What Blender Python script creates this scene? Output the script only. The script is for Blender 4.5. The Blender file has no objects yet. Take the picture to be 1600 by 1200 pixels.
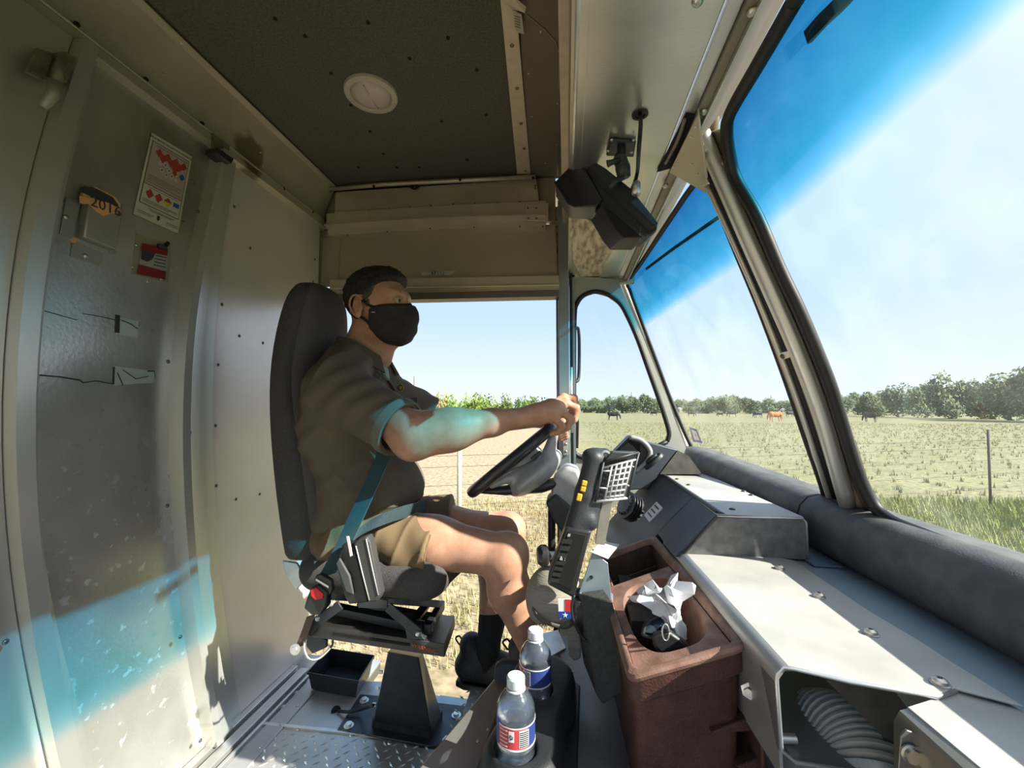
import bpy, bmesh, math, random
import numpy as np
from mathutils import Vector, Matrix, noise
random.seed(7)
C = bpy.context.scene.collection
SC = bpy.context.scene
# ---------------------------------------------------------------- camera, world, sun, exposure
cam_data = bpy.data.cameras.new('camera'); cam = bpy.data.objects.new('camera', cam_data); C.objects.link(cam)
cam.location = (0, 0, 1.05); cam.rotation_euler = (math.radians(93.3), 0, math.radians(7.3))
cam_data.sensor_width = 36; cam_data.lens = 36 * 660 / 1600; cam_data.clip_start = .02; cam_data.clip_end = 2000
SC.camera = cam
SUN = Vector((-1, .315, -.72)).normalized()
world = bpy.data.worlds.new('sky'); SC.world = world; world.use_nodes = True
wn = world.node_tree.nodes; wl = world.node_tree.links; wn.clear()
wo = wn.new('ShaderNodeOutputWorld'); wb = wn.new('ShaderNodeBackground'); wc = wn.new('ShaderNodeTexCoord')
ws_ = wn.new('ShaderNodeSeparateXYZ'); wr = wn.new('ShaderNodeValToRGB')
wl.new(wc.outputs['Generated'], ws_.inputs[0]); wl.new(ws_.outputs['Z'], wr.inputs[0])
e = wr.color_ramp.elements
e[0].position = 0.0; e[0].color = (.74, .79, .88, 1); e[1].position = 1.0; e[1].color = (.30, .52, .86, 1)
for p_, c_ in ((.07, (.66, .75, .90, 1)), (.2, (.48, .64, .88, 1)), (.5, (.36, .58, .90, 1))):
    k = e.new(p_); k.color = c_
dt = wn.new('ShaderNodeVectorMath'); dt.operation = 'DOT_PRODUCT'; dt.inputs[1].default_value = tuple(-SUN)
wl.new(wc.outputs['Generated'], dt.inputs[0])
gl = wn.new('ShaderNodeMapRange'); gl.inputs['From Min'].default_value = .15; gl.inputs['From Max'].default_value = 1.0
gl.interpolation_type = 'SMOOTHSTEP'
wl.new(dt.outputs['Value'], gl.inputs['Value'])
mx = wn.new('ShaderNodeMix'); mx.data_type = 'RGBA'; mx.inputs['B'].default_value = (.78, .82, .88, 1)
wl.new(gl.outputs[0], mx.inputs['Factor']); wl.new(wr.outputs[0], mx.inputs['A'])
wl.new(mx.outputs['Result'], wb.inputs['Color']); wb.inputs['Strength'].default_value = .97
wl.new(wb.outputs[0], wo.inputs[0])
sd = bpy.data.lights.new('sun', 'SUN'); sd.energy = 9.0; sd.angle = math.radians(.6); sd.color = (1, .94, .83)
so = bpy.data.objects.new('sun', sd); C.objects.link(so); so.rotation_euler = SUN.to_track_quat('-Z', 'Y').to_euler(); so.location = (6, -1, 5)
vs = SC.view_settings; vs.view_transform = 'Standard'; vs.look = 'None'; vs.exposure = 0.46; vs.gamma = 1.0; vs.use_curve_mapping = False
SC.cycles.max_bounces = 10; SC.cycles.diffuse_bounces = 5; SC.cycles.transparent_max_bounces = 24
SC.cycles.use_denoising = True; SC.cycles.sample_clamp_indirect = 6.0
SC.cycles.caustics_reflective = False; SC.cycles.caustics_refractive = False

# ---------------------------------------------------------------- measuring rays
F_ = 660.0
CM = cam.rotation_euler.to_matrix(); CO = Vector((0, 0, 1.05))
def ray(x, y): return CM @ Vector(((x - 800) / F_, (600 - y) / F_, -1))
def P(x, y, Y): d = ray(x, y); return CO + d * (Y / d.y)
def PX(x, y, X): d = ray(x, y); return CO + d * (X / d.x)
def PZ(x, y, Z): d = ray(x, y); return CO + d * ((Z - 1.05) / d.z)
def PP(x, y, o, n): d = ray(x, y); o = Vector(o); n = Vector(n); return CO + d * ((o - CO).dot(n) / d.dot(n))
WSO, WSN = Vector((.655, 1.18, .82)), Vector((1, 0, .40)).normalized()      # passenger-side pane
WDN = (Vector((.55, 1.95, .877)) - WSO).cross(Vector((.37, 1.107, 1.62)) - WSO).normalized()   # driver-side pane, swept back
if WDN.x < 0: WDN = -WDN
def PW(x, y, off=0): return PP(x, y, WSO + WSN * off, WSN)
def PD(x, y, off=0): return PP(x, y, WSO + WDN * off, WDN)
def far(px, dist, z=-.9):
    d = ray(px, 638); d.z = 0; d.normalize(); return Vector((d.x * dist, d.y * dist, z))

# ---------------------------------------------------------------- materials
MATS = {}
def M(name, col=(.5, .5, .5), rough=.5, metal=0.0, var=0.0, scale=20, bump=0.0, col2=None, bscale=None, stretch=(1, 1, 1), spec=.5, trans=0.0, ior=1.45, contrast=(.35, .65), detail=4, coat=0.0, emit=None):
    if name in MATS: return MATS[name]
    m = bpy.data.materials.new(name); m.use_nodes = True; n = m.node_tree.nodes; l = m.node_tree.links
    b = n['Principled BSDF']; b.inputs['Base Color'].default_value = (*col, 1); b.inputs['Roughness'].default_value = rough
    b.inputs['Metallic'].default_value = metal; b.inputs['Specular IOR Level'].default_value = spec
    b.inputs['Transmission Weight'].default_value = trans; b.inputs['IOR'].default_value = ior; b.inputs['Coat Weight'].default_value = coat
    if emit: b.inputs['Emission Color'].default_value = (*emit, 1); b.inputs['Emission Strength'].default_value = 1
    if var or bump or col2:
        tc = n.new('ShaderNodeTexCoord'); mp = n.new('ShaderNodeMapping'); mp.inputs['Scale'].default_value = stretch
        l.new(tc.outputs['Object'], mp.inputs[0])
        nz = n.new('ShaderNodeTexNoise'); nz.inputs['Scale'].default_value = scale; nz.inputs['Detail'].default_value = detail; l.new(mp.outputs[0], nz.inputs['Vector'])
        if var or col2:
            r = n.new('ShaderNodeValToRGB'); l.new(nz.outputs['Fac'], r.inputs[0])
            r.color_ramp.elements[0].position, r.color_ramp.elements[1].position = contrast
            c2 = col2 or tuple(min(1, c * (1 + var)) for c in col); c1 = col if col2 else tuple(c * (1 - var) for c in col)
            r.color_ramp.elements[0].color = (*c1, 1); r.color_ramp.elements[1].color = (*c2, 1); l.new(r.outputs[0], b.inputs['Base Color'])
        if bump:
            bp = n.new('ShaderNodeBump'); bp.inputs['Strength'].default_value = bump; bp.inputs['Distance'].default_value = .003
            if bscale:
                n2 = n.new('ShaderNodeTexNoise'); n2.inputs['Scale'].default_value = bscale; n2.inputs['Detail'].default_value = 3; l.new(mp.outputs[0], n2.inputs['Vector']); l.new(n2.outputs['Fac'], bp.inputs['Height'])
            else: l.new(nz.outputs['Fac'], bp.inputs['Height'])
            l.new(bp.outputs[0], b.inputs['Normal'])
    MATS[name] = m; return m

# ---------------------------------------------------------------- mesh collector
class G:
    def __init__(s): s.v = []; s.f = []
    def add(s, vs, fs):
        k = len(s.v); s.v += [Vector(v) for v in vs]; s.f += [tuple(i + k for i in f) for f in fs]; return s
    def box(s, lo, hi):
        (a, b, c), (d, e_, f) = lo, hi
        return s.hexa([(a, b, c), (d, b, c), (d, e_, c), (a, e_, c)], [(a, b, f), (d, b, f), (d, e_, f), (a, e_, f)])
    def hexa(s, A, B):
        n = len(A); fs = [tuple(range(n))[::-1], tuple(range(n, 2 * n))] + [(i, (i + 1) % n, n + (i + 1) % n, n + i) for i in range(n)]
        return s.add(list(A) + list(B), fs)
    def slab(s, pts, vec):
        pts = [Vector(p) for p in pts]; vec = Vector(vec)
        nn = Vector((0, 0, 0))
        for i in range(len(pts)): nn += pts[i].cross(pts[(i + 1) % len(pts)])
        if nn.dot(vec) < 0: pts = pts[::-1]
        return s.hexa(pts, [p + vec for p in pts])
    def obox(s, c, ax, ay, az, dims):
        c = Vector(c); ax, ay, az = (Vector(a).normalized() for a in (ax, ay, az)); x, y, z = dims
        A = [c - az * z / 2 + ax * sx * x / 2 + ay * sy * y / 2 for sx, sy in ((-1, -1), (1, -1), (1, 1), (-1, 1))]
        return s.hexa(A, [a + az * z for a in A])
    def loft(s, rings, closed=True, cap=True):
        n = len(rings[0]); vs = [p for r in rings for p in r]; fs = []
        for j in range(len(rings) - 1):
            for i in range(n if closed else n - 1):
                a = j * n + i; b = j * n + (i + 1) % n; fs.append((a, b, b + n, a + n))
        if cap and closed: fs += [tuple(range(n))[::-1], tuple(range((len(rings) - 1) * n, len(rings) * n))]
        return s.add(vs, fs)
    def tube(s, path, r, n=10, flat=1.0, up=None):
        path = [Vector(p) for p in path]; rs = r if isinstance(r, (list, tuple)) else [r] * len(path); rings = []
        u = None
        for i, p in enumerate(path):
            t = (path[min(i + 1, len(path) - 1)] - path[max(i - 1, 0)]).normalized()
            if u is None:
                u = Vector(up) if up is not None else (Vector((0, 0, 1)) if abs(t.z) < .9 else Vector((1, 0, 0)))
            u = (u - t * u.dot(t)).normalized(); w = t.cross(u)
            rings.append([p + (u * math.cos(a) + w * math.sin(a) * flat) * rs[i] for a in [2 * math.pi * k / n for k in range(n)]])
        return s.loft(rings)
    def cyl(s, a, b, r, n=16, r2=None): return s.tube([a, b], [r, r if r2 is None else r2], n)
    def lathe(s, o, ax, prof, n=24, xd=None):
        o = Vector(o); ax = Vector(ax).normalized(); u = ax.orthogonal().normalized() if xd is None else Vector(xd).normalized(); w = ax.cross(u)
        return s.loft([[o + ax * h + (u * math.cos(2 * math.pi * k / n) + w * math.sin(2 * math.pi * k / n)) * r for k in range(n)] for r, h in prof])
    def dome(s, o, nrm, r, h=None, n=8):
        h = h or r * .5
        return s.lathe(o, nrm, [(r, -.001), (r, h * .2), (r * .75, h * .75), (r * .3, h)], n)
    def ribbon(s, path, side, w, t):
        path = [Vector(p) for p in path]; rings = []
        sides = side if isinstance(side, list) else [side] * len(path)
        for i, p in enumerate(path):
            tg = (path[min(i + 1, len(path) - 1)] - path[max(i - 1, 0)]).normalized(); sd_ = Vector(sides[i]).normalized(); nn = tg.cross(sd_).normalized()
            rings.append([p - sd_ * w / 2 - nn * t / 2, p + sd_ * w / 2 - nn * t / 2, p + sd_ * w / 2 + nn * t / 2, p - sd_ * w / 2 + nn * t / 2])
        return s.loft(rings)
    def mesh(s, name, off=Vector((0, 0, 0))):
        me = bpy.data.meshes.new(name); me.from_pydata([tuple(v - off) for v in s.v], [], s.f); me.update(); return me

def wloc(o):
    v = Vector((0, 0, 0))
    while o is not None: v += o.location; o = o.parent
    return v
def fixn(me):
    b = bmesh.new(); b.from_mesh(me); bmesh.ops.recalc_face_normals(b, faces=b.faces); b.to_mesh(me); b.free()
def obj(name, g, mat, parent=None, bevel=0, smooth=False, seg=2, sub=0, fix=True):
    off = wloc(parent) if parent is not None else Vector((0, 0, 0))
    me = g if isinstance(g, bpy.types.Mesh) else g.mesh(name, off)
    if fix and not isinstance(g, bpy.types.Mesh): fixn(me)
    me.materials.append(mat)
    o = bpy.data.objects.new(name, me); C.objects.link(o)
    if parent is not None: o.parent = parent
    if bevel:
        b = o.modifiers.new('b', 'BEVEL'); b.width = bevel; b.segments = seg; b.limit_method = 'ANGLE'; b.angle_limit = math.radians(35)
    if sub: k = o.modifiers.new('s', 'SUBSURF'); k.levels = sub; k.render_levels = sub
    if smooth or bevel:
        me.polygons.foreach_set('use_smooth', [True] * len(me.polygons))
        if not smooth or smooth == 'auto':
            b = bmesh.new(); b.from_mesh(me)
            for e_ in b.edges:
                if len(e_.link_faces) == 2 and e_.calc_face_angle(0) > math.radians(38): e_.smooth = False
            b.to_mesh(me); b.free()
    return o
def tag(o, label=None, cat=None, group=None, kind=None):
    if label: o['label'] = label
    if cat: o['category'] = cat
    if group: o['group'] = group
    if kind: o['kind'] = kind
    return o
def thing(name, label, cat, loc=(0, 0, 0), group=None):
    o = bpy.data.objects.new(name, None); C.objects.link(o); o.location = loc; o.empty_display_size = .05
    return tag(o, label, cat, group)
def setting(name, g=None, mat=None, **k):
    if g is None: o = bpy.data.objects.new(name, None); C.objects.link(o)
    else: o = obj(name, g, mat, **k)
    o['kind'] = 'structure'; return o
def copy_tree(o, parent=None):
    c = o.copy(); C.objects.link(c)
    if parent is not None: c.parent = parent
    for ch in list(o.children): copy_tree(ch, c)
    return c
def text(name, s, o, ax, ay, size, mat, parent, ext=.0004, align='CENTER'):
    cu = bpy.data.curves.new(name, 'FONT'); cu.body = s; cu.size = size; cu.extrude = ext; cu.align_x = align; cu.align_y = 'CENTER'; cu.resolution_u = 2
    cu.materials.append(mat)
    t = bpy.data.objects.new(name, cu); C.objects.link(t); ax = Vector(ax).normalized(); ay = Vector(ay); ay = (ay - ax * ay.dot(ax)).normalized(); az = ax.cross(ay)
    m = Matrix((ax, ay, az)).transposed().to_4x4(); m.translation = Vector(o) - (wloc(parent) if parent else Vector((0, 0, 0)))
    bpy.context.view_layer.update(); me = bpy.data.meshes.new_from_object(t); me.transform(m); bpy.data.objects.remove(t)
    me.name = name; t = bpy.data.objects.new(name, me); C.objects.link(t)
    if parent: t.parent = parent
    return t

# ---------------------------------------------------------------- implicit surfaces (smooth unions of tapered capsules / ellipsoids)
class SDF:
    def __init__(s, lo, hi, h):
        s.h = h; s.lo = np.array(lo, float); s.n = np.ceil((np.array(hi, float) - s.lo) / h).astype(int) + 1
        s.F = np.full(s.n, .1, np.float32)
    def _win(s, lo, hi, pad):
        a = np.clip(np.floor((np.array(lo) - pad - s.lo) / s.h).astype(int), 0, s.n); b = np.clip(np.ceil((np.array(hi) + pad - s.lo) / s.h).astype(int) + 1, 0, s.n)
        if (b <= a).any(): return None
        sl = tuple(slice(a[i], b[i]) for i in range(3))
        g = [s.lo[i] + s.h * np.arange(a[i], b[i], dtype=np.float32) for i in range(3)]
        return sl, g[0][:, None, None].astype(np.float32), g[1][None, :, None].astype(np.float32), g[2][None, None, :].astype(np.float32)
    def _put(s, sl, d, k, op):
        A = s.F[sl]; d = d.astype(np.float32)
        if op == 'cut': A2, d2 = -A, d
        else: A2, d2 = A, d
        if k > 0: hh = np.maximum(k - np.abs(A2 - d2), 0) / k; r = np.minimum(A2, d2) - hh * hh * k / 4
        else: r = np.minimum(A2, d2)
        s.F[sl] = -r if op == 'cut' else r
    def cap(s, a, b, ra, rb=None, k=.02, op='add', sq=None):
        rb = ra if rb is None else rb; a = np.array(a, float); b = np.array(b, float); R = max(ra, rb) * (1.5 if sq else 1)
        w = s._win(np.minimum(a, b), np.maximum(a, b), R + k + .03)
        if w is None: return s
        sl, X, Y, Z = w; ab = b - a; L = max(float(ab @ ab), 1e-12)
        t = np.clip(((X - a[0]) * ab[0] + (Y - a[1]) * ab[1] + (Z - a[2]) * ab[2]) / L, 0, 1)
        dx, dy, dz = X - a[0] - t * ab[0], Y - a[1] - t * ab[1], Z - a[2] - t * ab[2]
        if sq is not None:                                            # flatten along direction sq[0] by factor sq[1]
            q = np.array(sq[0], float); q /= np.linalg.norm(q); c = dx * q[0] + dy * q[1] + dz * q[2]; f = 1 / sq[1] - 1
            dx, dy, dz = dx + q[0] * c * f, dy + q[1] * c * f, dz + q[2] * c * f
        d = np.sqrt(dx * dx + dy * dy + dz * dz) - (ra + t * (rb - ra))
        s._put(sl, d, k, op); return s
    def cone(s, a, b, ra, rb, k=.01, op='add'):                      # flat ended
        a = np.array(a, float); b = np.array(b, float); w = s._win(np.minimum(a, b), np.maximum(a, b), max(ra, rb) + k + .03)
        sl, X, Y, Z = w; ab = b - a; Ln = np.linalg.norm(ab); u = ab / Ln
        t = (X - a[0]) * u[0] + (Y - a[1]) * u[1] + (Z - a[2]) * u[2]
        q = np.sqrt(np.maximum((X - a[0]) ** 2 + (Y - a[1]) ** 2 + (Z - a[2]) ** 2 - t * t, 0))
        d = np.maximum(q - (ra + (rb - ra) * np.clip(t / Ln, 0, 1)), np.maximum(-t, t - Ln)); s._put(sl, d, k, op); return s
    def ell(s, c, r, R=None, k=.02, op='add'):
        c = np.array(c, float); r = np.array(r, float); w = s._win(c, c, r.max() + k + .03)
        if w is None: return s
        sl, X, Y, Z = w; X = X - c[0]; Y = Y - c[1]; Z = Z - c[2]
        if R is not None:
            m = np.array([[R[j][i] for j in range(3)] for i in range(3)])   # transpose = inverse
            X, Y, Z = (m[0, 0] * X + m[0, 1] * Y + m[0, 2] * Z, m[1, 0] * X + m[1, 1] * Y + m[1, 2] * Z, m[2, 0] * X + m[2, 1] * Y + m[2, 2] * Z)
        k0 = np.sqrt((X / r[0]) ** 2 + (Y / r[1]) ** 2 + (Z / r[2]) ** 2); k1 = np.sqrt((X / r[0] ** 2) ** 2 + (Y / r[1] ** 2) ** 2 + (Z / r[2] ** 2) ** 2)
        d = k0 * (k0 - 1) / np.maximum(k1, 1e-6); s._put(sl, d, k, op); return s
    def half(s, o, n, k=0.0):                                         # keep the side that n points away from
        o = np.array(o, float); n = np.array(n, float); n /= np.linalg.norm(n)
        g = [s.lo[i] + s.h * np.arange(s.n[i]) for i in range(3)]
        d = ((g[0][:, None, None] - o[0]) * n[0] + (g[1][None, :, None] - o[1]) * n[1] + (g[2][None, None, :] - o[2]) * n[2]).astype(np.float32)
        s._put(tuple(slice(None) for _ in range(3)), -d, k, 'cut'); return s
    def mesh(s, name, off=Vector((0, 0, 0)), disp=None):
        Fv = s.F; Ng = Fv < 0; c = np.zeros(tuple(s.n - 1), np.uint8)
        for i in (0, 1):
            for j in (0, 1):
                for k in (0, 1): c += Ng[i:s.n[0] - 1 + i, j:s.n[1] - 1 + j, k:s.n[2] - 1 + k]
        act = np.argwhere((c > 0) & (c < 8)); idx = np.full(c.shape, -1, np.int32); idx[tuple(act.T)] = np.arange(len(act))
        corner = np.array([(i, j, k) for i in (0, 1) for j in (0, 1) for k in (0, 1)]); V = np.stack([Fv[tuple((act + q).T)] for q in corner], 1)
        acc = np.zeros((len(act), 3)); cnt = np.zeros(len(act))
        for a in range(8):
            for b in range(a + 1, 8):
                dq = corner[b] - corner[a]
                if np.abs(dq).sum() != 1: continue
                m = (V[:, a] < 0) != (V[:, b] < 0); t = V[m, a] / (V[m, a] - V[m, b]); acc[m] += corner[a] + dq * t[:, None]; cnt[m] += 1
        pos = s.lo + (act + acc / cnt[:, None]) * s.h; faces = []
        for ax in range(3):
            sl0 = [slice(1, -1)] * 3; sl1 = [slice(1, -1)] * 3; sl0[ax] = slice(0, s.n[ax] - 1); sl1[ax] = slice(1, s.n[ax])
            A = Ng[tuple(sl0)]; B = Ng[tuple(sl1)]; e_ = np.argwhere(A != B); fl = A[tuple(e_.T)]
            o = np.ones(3, int); o[ax] = 0; p = e_ + o; u = np.zeros(3, int); w = np.zeros(3, int); u[(ax + 1) % 3] = 1; w[(ax + 2) % 3] = 1
            q = np.stack([idx[tuple((p - u - w).T)], idx[tuple((p - w).T)], idx[tuple(p.T)], idx[tuple((p - u).T)]], 1)
            q[~fl] = q[~fl][:, ::-1]; faces.append(q[(q >= 0).all(1)])
        faces = np.concatenate(faces)
        for _ in range(2):                                            # light smoothing
            sm = np.zeros_like(pos); ct = np.zeros(len(pos))
            for a, b in ((0, 1), (1, 2), (2, 3), (3, 0)):
                np.add.at(sm, faces[:, a], pos[faces[:, b]]); np.add.at(sm, faces[:, b], pos[faces[:, a]]); np.add.at(ct, faces[:, a], 1); np.add.at(ct, faces[:, b], 1)
            pos = pos * .5 + .5 * sm / np.maximum(ct, 1)[:, None]
        if disp: pos = disp(pos)
        pos = pos - np.array(off)
        me = bpy.data.meshes.new(name); me.vertices.add(len(pos)); me.vertices.foreach_set('co', pos.astype(np.float32).ravel())
        me.loops.add(faces.size); me.loops.foreach_set('vertex_index', faces.astype(np.int32).ravel())
        me.polygons.add(len(faces)); me.polygons.foreach_set('loop_start', np.arange(0, faces.size, 4, dtype=np.int32))
        me.polygons.foreach_set('use_smooth', np.ones(len(faces), bool)); me.update(calc_edges=True); me.validate(); return me
def sobj(name, s, mat, parent=None, disp=None):
    me = s.mesh(name, wloc(parent) if parent is not None else Vector((0, 0, 0)), disp); return obj(name, me, mat, parent)
def bez(pts, n=24):
    """smooth curve through points (Catmull-Rom)"""
    p = [Vector(q) for q in pts]; p = [p[0] * 2 - p[1]] + p + [p[-1] * 2 - p[-2]]; out = []; m = len(p) - 3; per = max(2, n // m)
    for i in range(m):
        for j in range(per):
            t = j / per; a, b, c, d = p[i:i + 4]
            out.append(.5 * ((2 * b) + (c - a) * t + (2 * a - 5 * b + 4 * c - d) * t * t + (3 * b - a - 3 * c + d) * t ** 3))
    return out + [p[-2]]
X3, Y3, Z3 = Vector((1, 0, 0)), Vector((0, 1, 0)), Vector((0, 0, 1))
# ================================================================= SETTING
alu = M('aluminium', (.62, .60, .56), .32, .7, col2=(.72, .70, .65), scale=9, bump=.08, bscale=260, stretch=(1, 1, .15))
alu_w = M('aluminium worn', (.60, .60, .58), .42, .75, col2=(.74, .73, .70), scale=14, bump=.10, bscale=180)
alu_door = M('aluminium door sheet', (.53, .52, .48), .22, .6, col2=(.68, .67, .63), scale=7, bump=.12, bscale=120, contrast=(.3, .7), detail=8)
alu_pink = M('painted panel', (.72, .66, .63), .27, .35, col2=(.78, .72, .69), scale=5, bump=.05, bscale=300)
chan = M('channel steel', (.54, .54, .50), .33, .6, col2=(.66, .66, .62), scale=6, bump=.05, bscale=150, stretch=(1, 1, .2))
olive = M('header steel', (.44, .39, .31), .45, .4, col2=(.52, .46, .37), scale=6, bump=.08, bscale=400)
olive_l = M('rail steel', (.58, .52, .42), .40, .45, col2=(.66, .59, .48), scale=10, bump=.05, bscale=300)
brownp = M('brown panel', (.40, .35, .27), .55, .25, col2=(.46, .40, .31), scale=4, bump=.08, bscale=400)
ceilm = M('ceiling liner', (.085, .075, .062), .9, 0, col2=(.16, .142, .118), scale=190, bump=.5, bscale=300, contrast=(.3, .7))
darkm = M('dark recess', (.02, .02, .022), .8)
black = M('black plastic', (.022, .023, .025), .42, bump=.15, scale=500, var=.3)
rubber = M('rubber gasket', (.012, .012, .013), .5)
rivm = M('rivet', (.55, .52, .47), .35, .85)
holem = M('hole', (.008, .008, .008), .9)
beige = M('beige trim', (.62, .54, .42), .5, .2, col2=(.70, .61, .48), scale=30)

# ---- rear bulkhead (image left): plane X = BX
BX = -1.09
def lev(poly, n=24, x=BX, z0=.03, z1=1.86):
    pts = sorted([PX(px, py, x) for px, py in poly], key=lambda p: p.z); zs = np.linspace(z0, z1, n)
    a = np.array([p.z for p in pts]); y = np.array([p.y for p in pts]); out = np.interp(zs, a, y)
    for i, z in enumerate(zs):                                        # extend by the end slopes
        if z > a[-1]: out[i] = y[-1] + (z - a[-1]) * (y[-1] - y[-2]) / max(a[-1] - a[-2], 1e-3)
        if z < a[0]: out[i] = y[0] + (z - a[0]) * (y[1] - y[0]) / max(a[1] - a[0], 1e-3)
    ker = np.array([.25, .5, .25])
    for _ in range(3): out = np.concatenate([[out[0]], np.convolve(out, ker, 'valid'), [out[-1]]])
    return zs, out
L1 = lev([(330, 240), (300, 370), (280, 440), (266, 560), (262, 660), (264, 760), (275, 900), (292, 1030), (318, 1160)])
L2 = lev([(362, 268), (345, 370), (332, 480), (326, 600), (327, 700), (331, 800), (340, 910), (352, 1010), (368, 1100)])
L0 = lev([(138, 130), (112, 230), (85, 340), (66, 440), (54, 560), (50, 680), (53, 800), (68, 920), (92, 1020), (128, 1150)])
L00 = lev([(88, 90), (48, 200), (18, 320), (-2, 430), (-14, 560), (-18, 680), (-12, 800), (0, 920), (20, 1040), (50, 1170)])
def ruled(A, B, prof, x=BX):
    """sheet between two bowed edges; prof = (fraction, height off the wall)"""
    zs, ya = A; _, yb = B; g = G(); rings = []
    for z, a, b in zip(zs, ya, yb):
        rings.append([Vector((x + h, a + (b - a) * f, z)) for f, h in prof] + [Vector((x - .015, b, z)), Vector((x - .015, a, z))])
    return g.loft(rings)
wall_rear = setting('wall_rear', G().box((-1.16, -.35, -.02), (-1.11, 1.80, 2.05)), alu)
alu_door.node_tree.nodes['Principled BSDF'].inputs['Metallic'].default_value = .62
def weather(m):                                                     # brown grime below the header, pale scuffs low on the sheet
    n = m.node_tree.nodes; l = m.node_tree.links; b = n['Principled BSDF']; base = b.inputs['Base Color'].links[0].from_socket; tc = n['Texture Coordinate']
    sp = n.new('ShaderNodeSeparateXYZ'); l.new(tc.outputs['Object'], sp.inputs[0])
    def mask(scale, lo, hi, z0, z1, detail=6):
        nz = n.new('ShaderNodeTexNoise'); nz.inputs['Scale'].default_value = scale; nz.inputs['Detail'].default_value = detail; l.new(tc.outputs['Object'], nz.inputs[0])
        a = n.new('ShaderNodeMapRange'); a.inputs['From Min'].default_value = lo; a.inputs['From Max'].default_value = hi; l.new(nz.outputs['Fac'], a.inputs[0])
        c = n.new('ShaderNodeMapRange'); c.inputs['From Min'].default_value = z0; c.inputs['From Max'].default_value = z1; l.new(sp.outputs['Z'], c.inputs[0])
        k = n.new('ShaderNodeMath'); k.operation = 'MULTIPLY'; l.new(a.outputs[0], k.inputs[0]); l.new(c.outputs[0], k.inputs[1]); return k.outputs[0]
    m1 = n.new('ShaderNodeMix'); m1.data_type = 'RGBA'; m1.inputs['B'].default_value = (.13, .10, .06, 1); l.new(base, m1.inputs['A']); l.new(mask(3.5, .38, .75, 1.40, 1.80), m1.inputs['Factor'])
    m2 = n.new('ShaderNodeMix'); m2.data_type = 'RGBA'; m2.inputs['B'].default_value = (.85, .87, .88, 1); l.new(m1.outputs['Result'], m2.inputs['A']); l.new(mask(40, .63, .68, 1.05, .85, 5), m2.inputs['Factor'])
    l.new(m2.outputs['Result'], b.inputs['Base Color'])
    r = n.new('ShaderNodeMapRange'); r.inputs['To Min'].default_value = .20; r.inputs['To Max'].default_value = .36; l.new(mask(4, .25, .8, -5, -4), r.inputs[0]); l.new(r.outputs[0], b.inputs['Roughness'])
weather(alu_door)
YE = (L1[0], np.full(24, 1.725)); YS = (L1[0], np.full(24, -.35))
obj('panel', ruled(L2, YE, [(0, .0), (1, .0)]), alu_pink, wall_rear)
obj('panel', ruled(L0, L1, [(0, .0), (1, .0)]), alu_door, wall_rear)
obj('panel', ruled(YS, L00, [(0, .0), (.8, .0), (.82, .025), (1, .025)]), alu, wall_rear, smooth='auto')
obj('channel_post', ruled(L1, L2, [(0, .006), (.03, .040), (.20, .042), (.24, .030), (.30, .028), (.62, .026), (.66, .014), (1, .012)]), chan, wall_rear, smooth='auto')
obj('channel_post', ruled(L00, L0, [(0, .006), (.06, .052), (.52, .052), (.58, .032), (.68, .032), (.72, .012), (1, .010)]), chan, wall_rear, smooth='auto')
rv = G()
def rivet(g, p, n, r=.0055): g.dome(p, n, r)
for px, py, h in [(263, 565, .042), (262, 790, .042), (282, 995, .042), (313, 1157, .042), (297, 610, .028), (297, 676, .028), (305, 882, .028), (308, 465, .028), (309, 330, .028), (286, 347, .042),
                  (45, 537, .034), (48, 840, .034), (9, 1003, .052), (98, 1103, .012), (93, 252, .014), (130, 130, .014)]:
    rivet(rv, PX(px, py, BX + h), X3)
for px, py in [(347, 476), (374, 525), (411, 536), (341, 570), (337, 665), (338, 759), (369, 780), (406, 772), (366, 323), (391, 388), (340, 1130), (492, 405), (489, 440)]:
    rivet(rv, PX(px, py, BX), X3)
tag(obj('rivets', rv, M('rivet dark', (.12, .13, .14), .35, .6), wall_rear, smooth=True), kind='stuff')
tp = G()                                                            # tape remnants on the door sheet
tm = M('tape remnant', (.03, .03, .03), .6)
for pts, w in [([(184, 492), (183, 520)], .010), ([(62, 586), (95, 589), (125, 594), (130, 598)], .0028), ([(130, 598), (150, 595), (176, 600)], .002), ([(178, 573), (177, 601)], .003), ([(183, 582), (192, 602)], .0022), ([(192, 578), (212, 592), (232, 588)], .002), ([(230, 580), (241, 580), (242, 588)], .003), ([(189, 500), (204, 506), (215, 514)], .0022), ([(130, 490), (160, 495), (180, 500)], .0016), ([(49, 560), (51, 592)], .004), ([(22, 553), (28, 570)], .003), ([(120, 500), (50, 480)], .0012)]:
    q = [PX(a, b, BX + .001) for a, b in pts]; tp.ribbon(q, Z3 if abs(q[-1].y - q[0].y) > abs(q[-1].z - q[0].z) else Y3, w, .002)
tag(obj('tape_edges', tp, tm, wall_rear), kind='stuff')
tape = M('clear tape', (.62, .68, .68), .25, .3)
for q in ([(182, 495), (216, 502), (215, 528), (182, 522)], [(178, 572), (242, 580), (240, 598), (176, 602)], [(34, 558), (58, 560), (57, 590), (32, 588)]):
    obj('tape_patch', G().slab([PX(a, b, BX) for a, b in q], (.0009, 0, 0)), tape, wall_rear)
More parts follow.
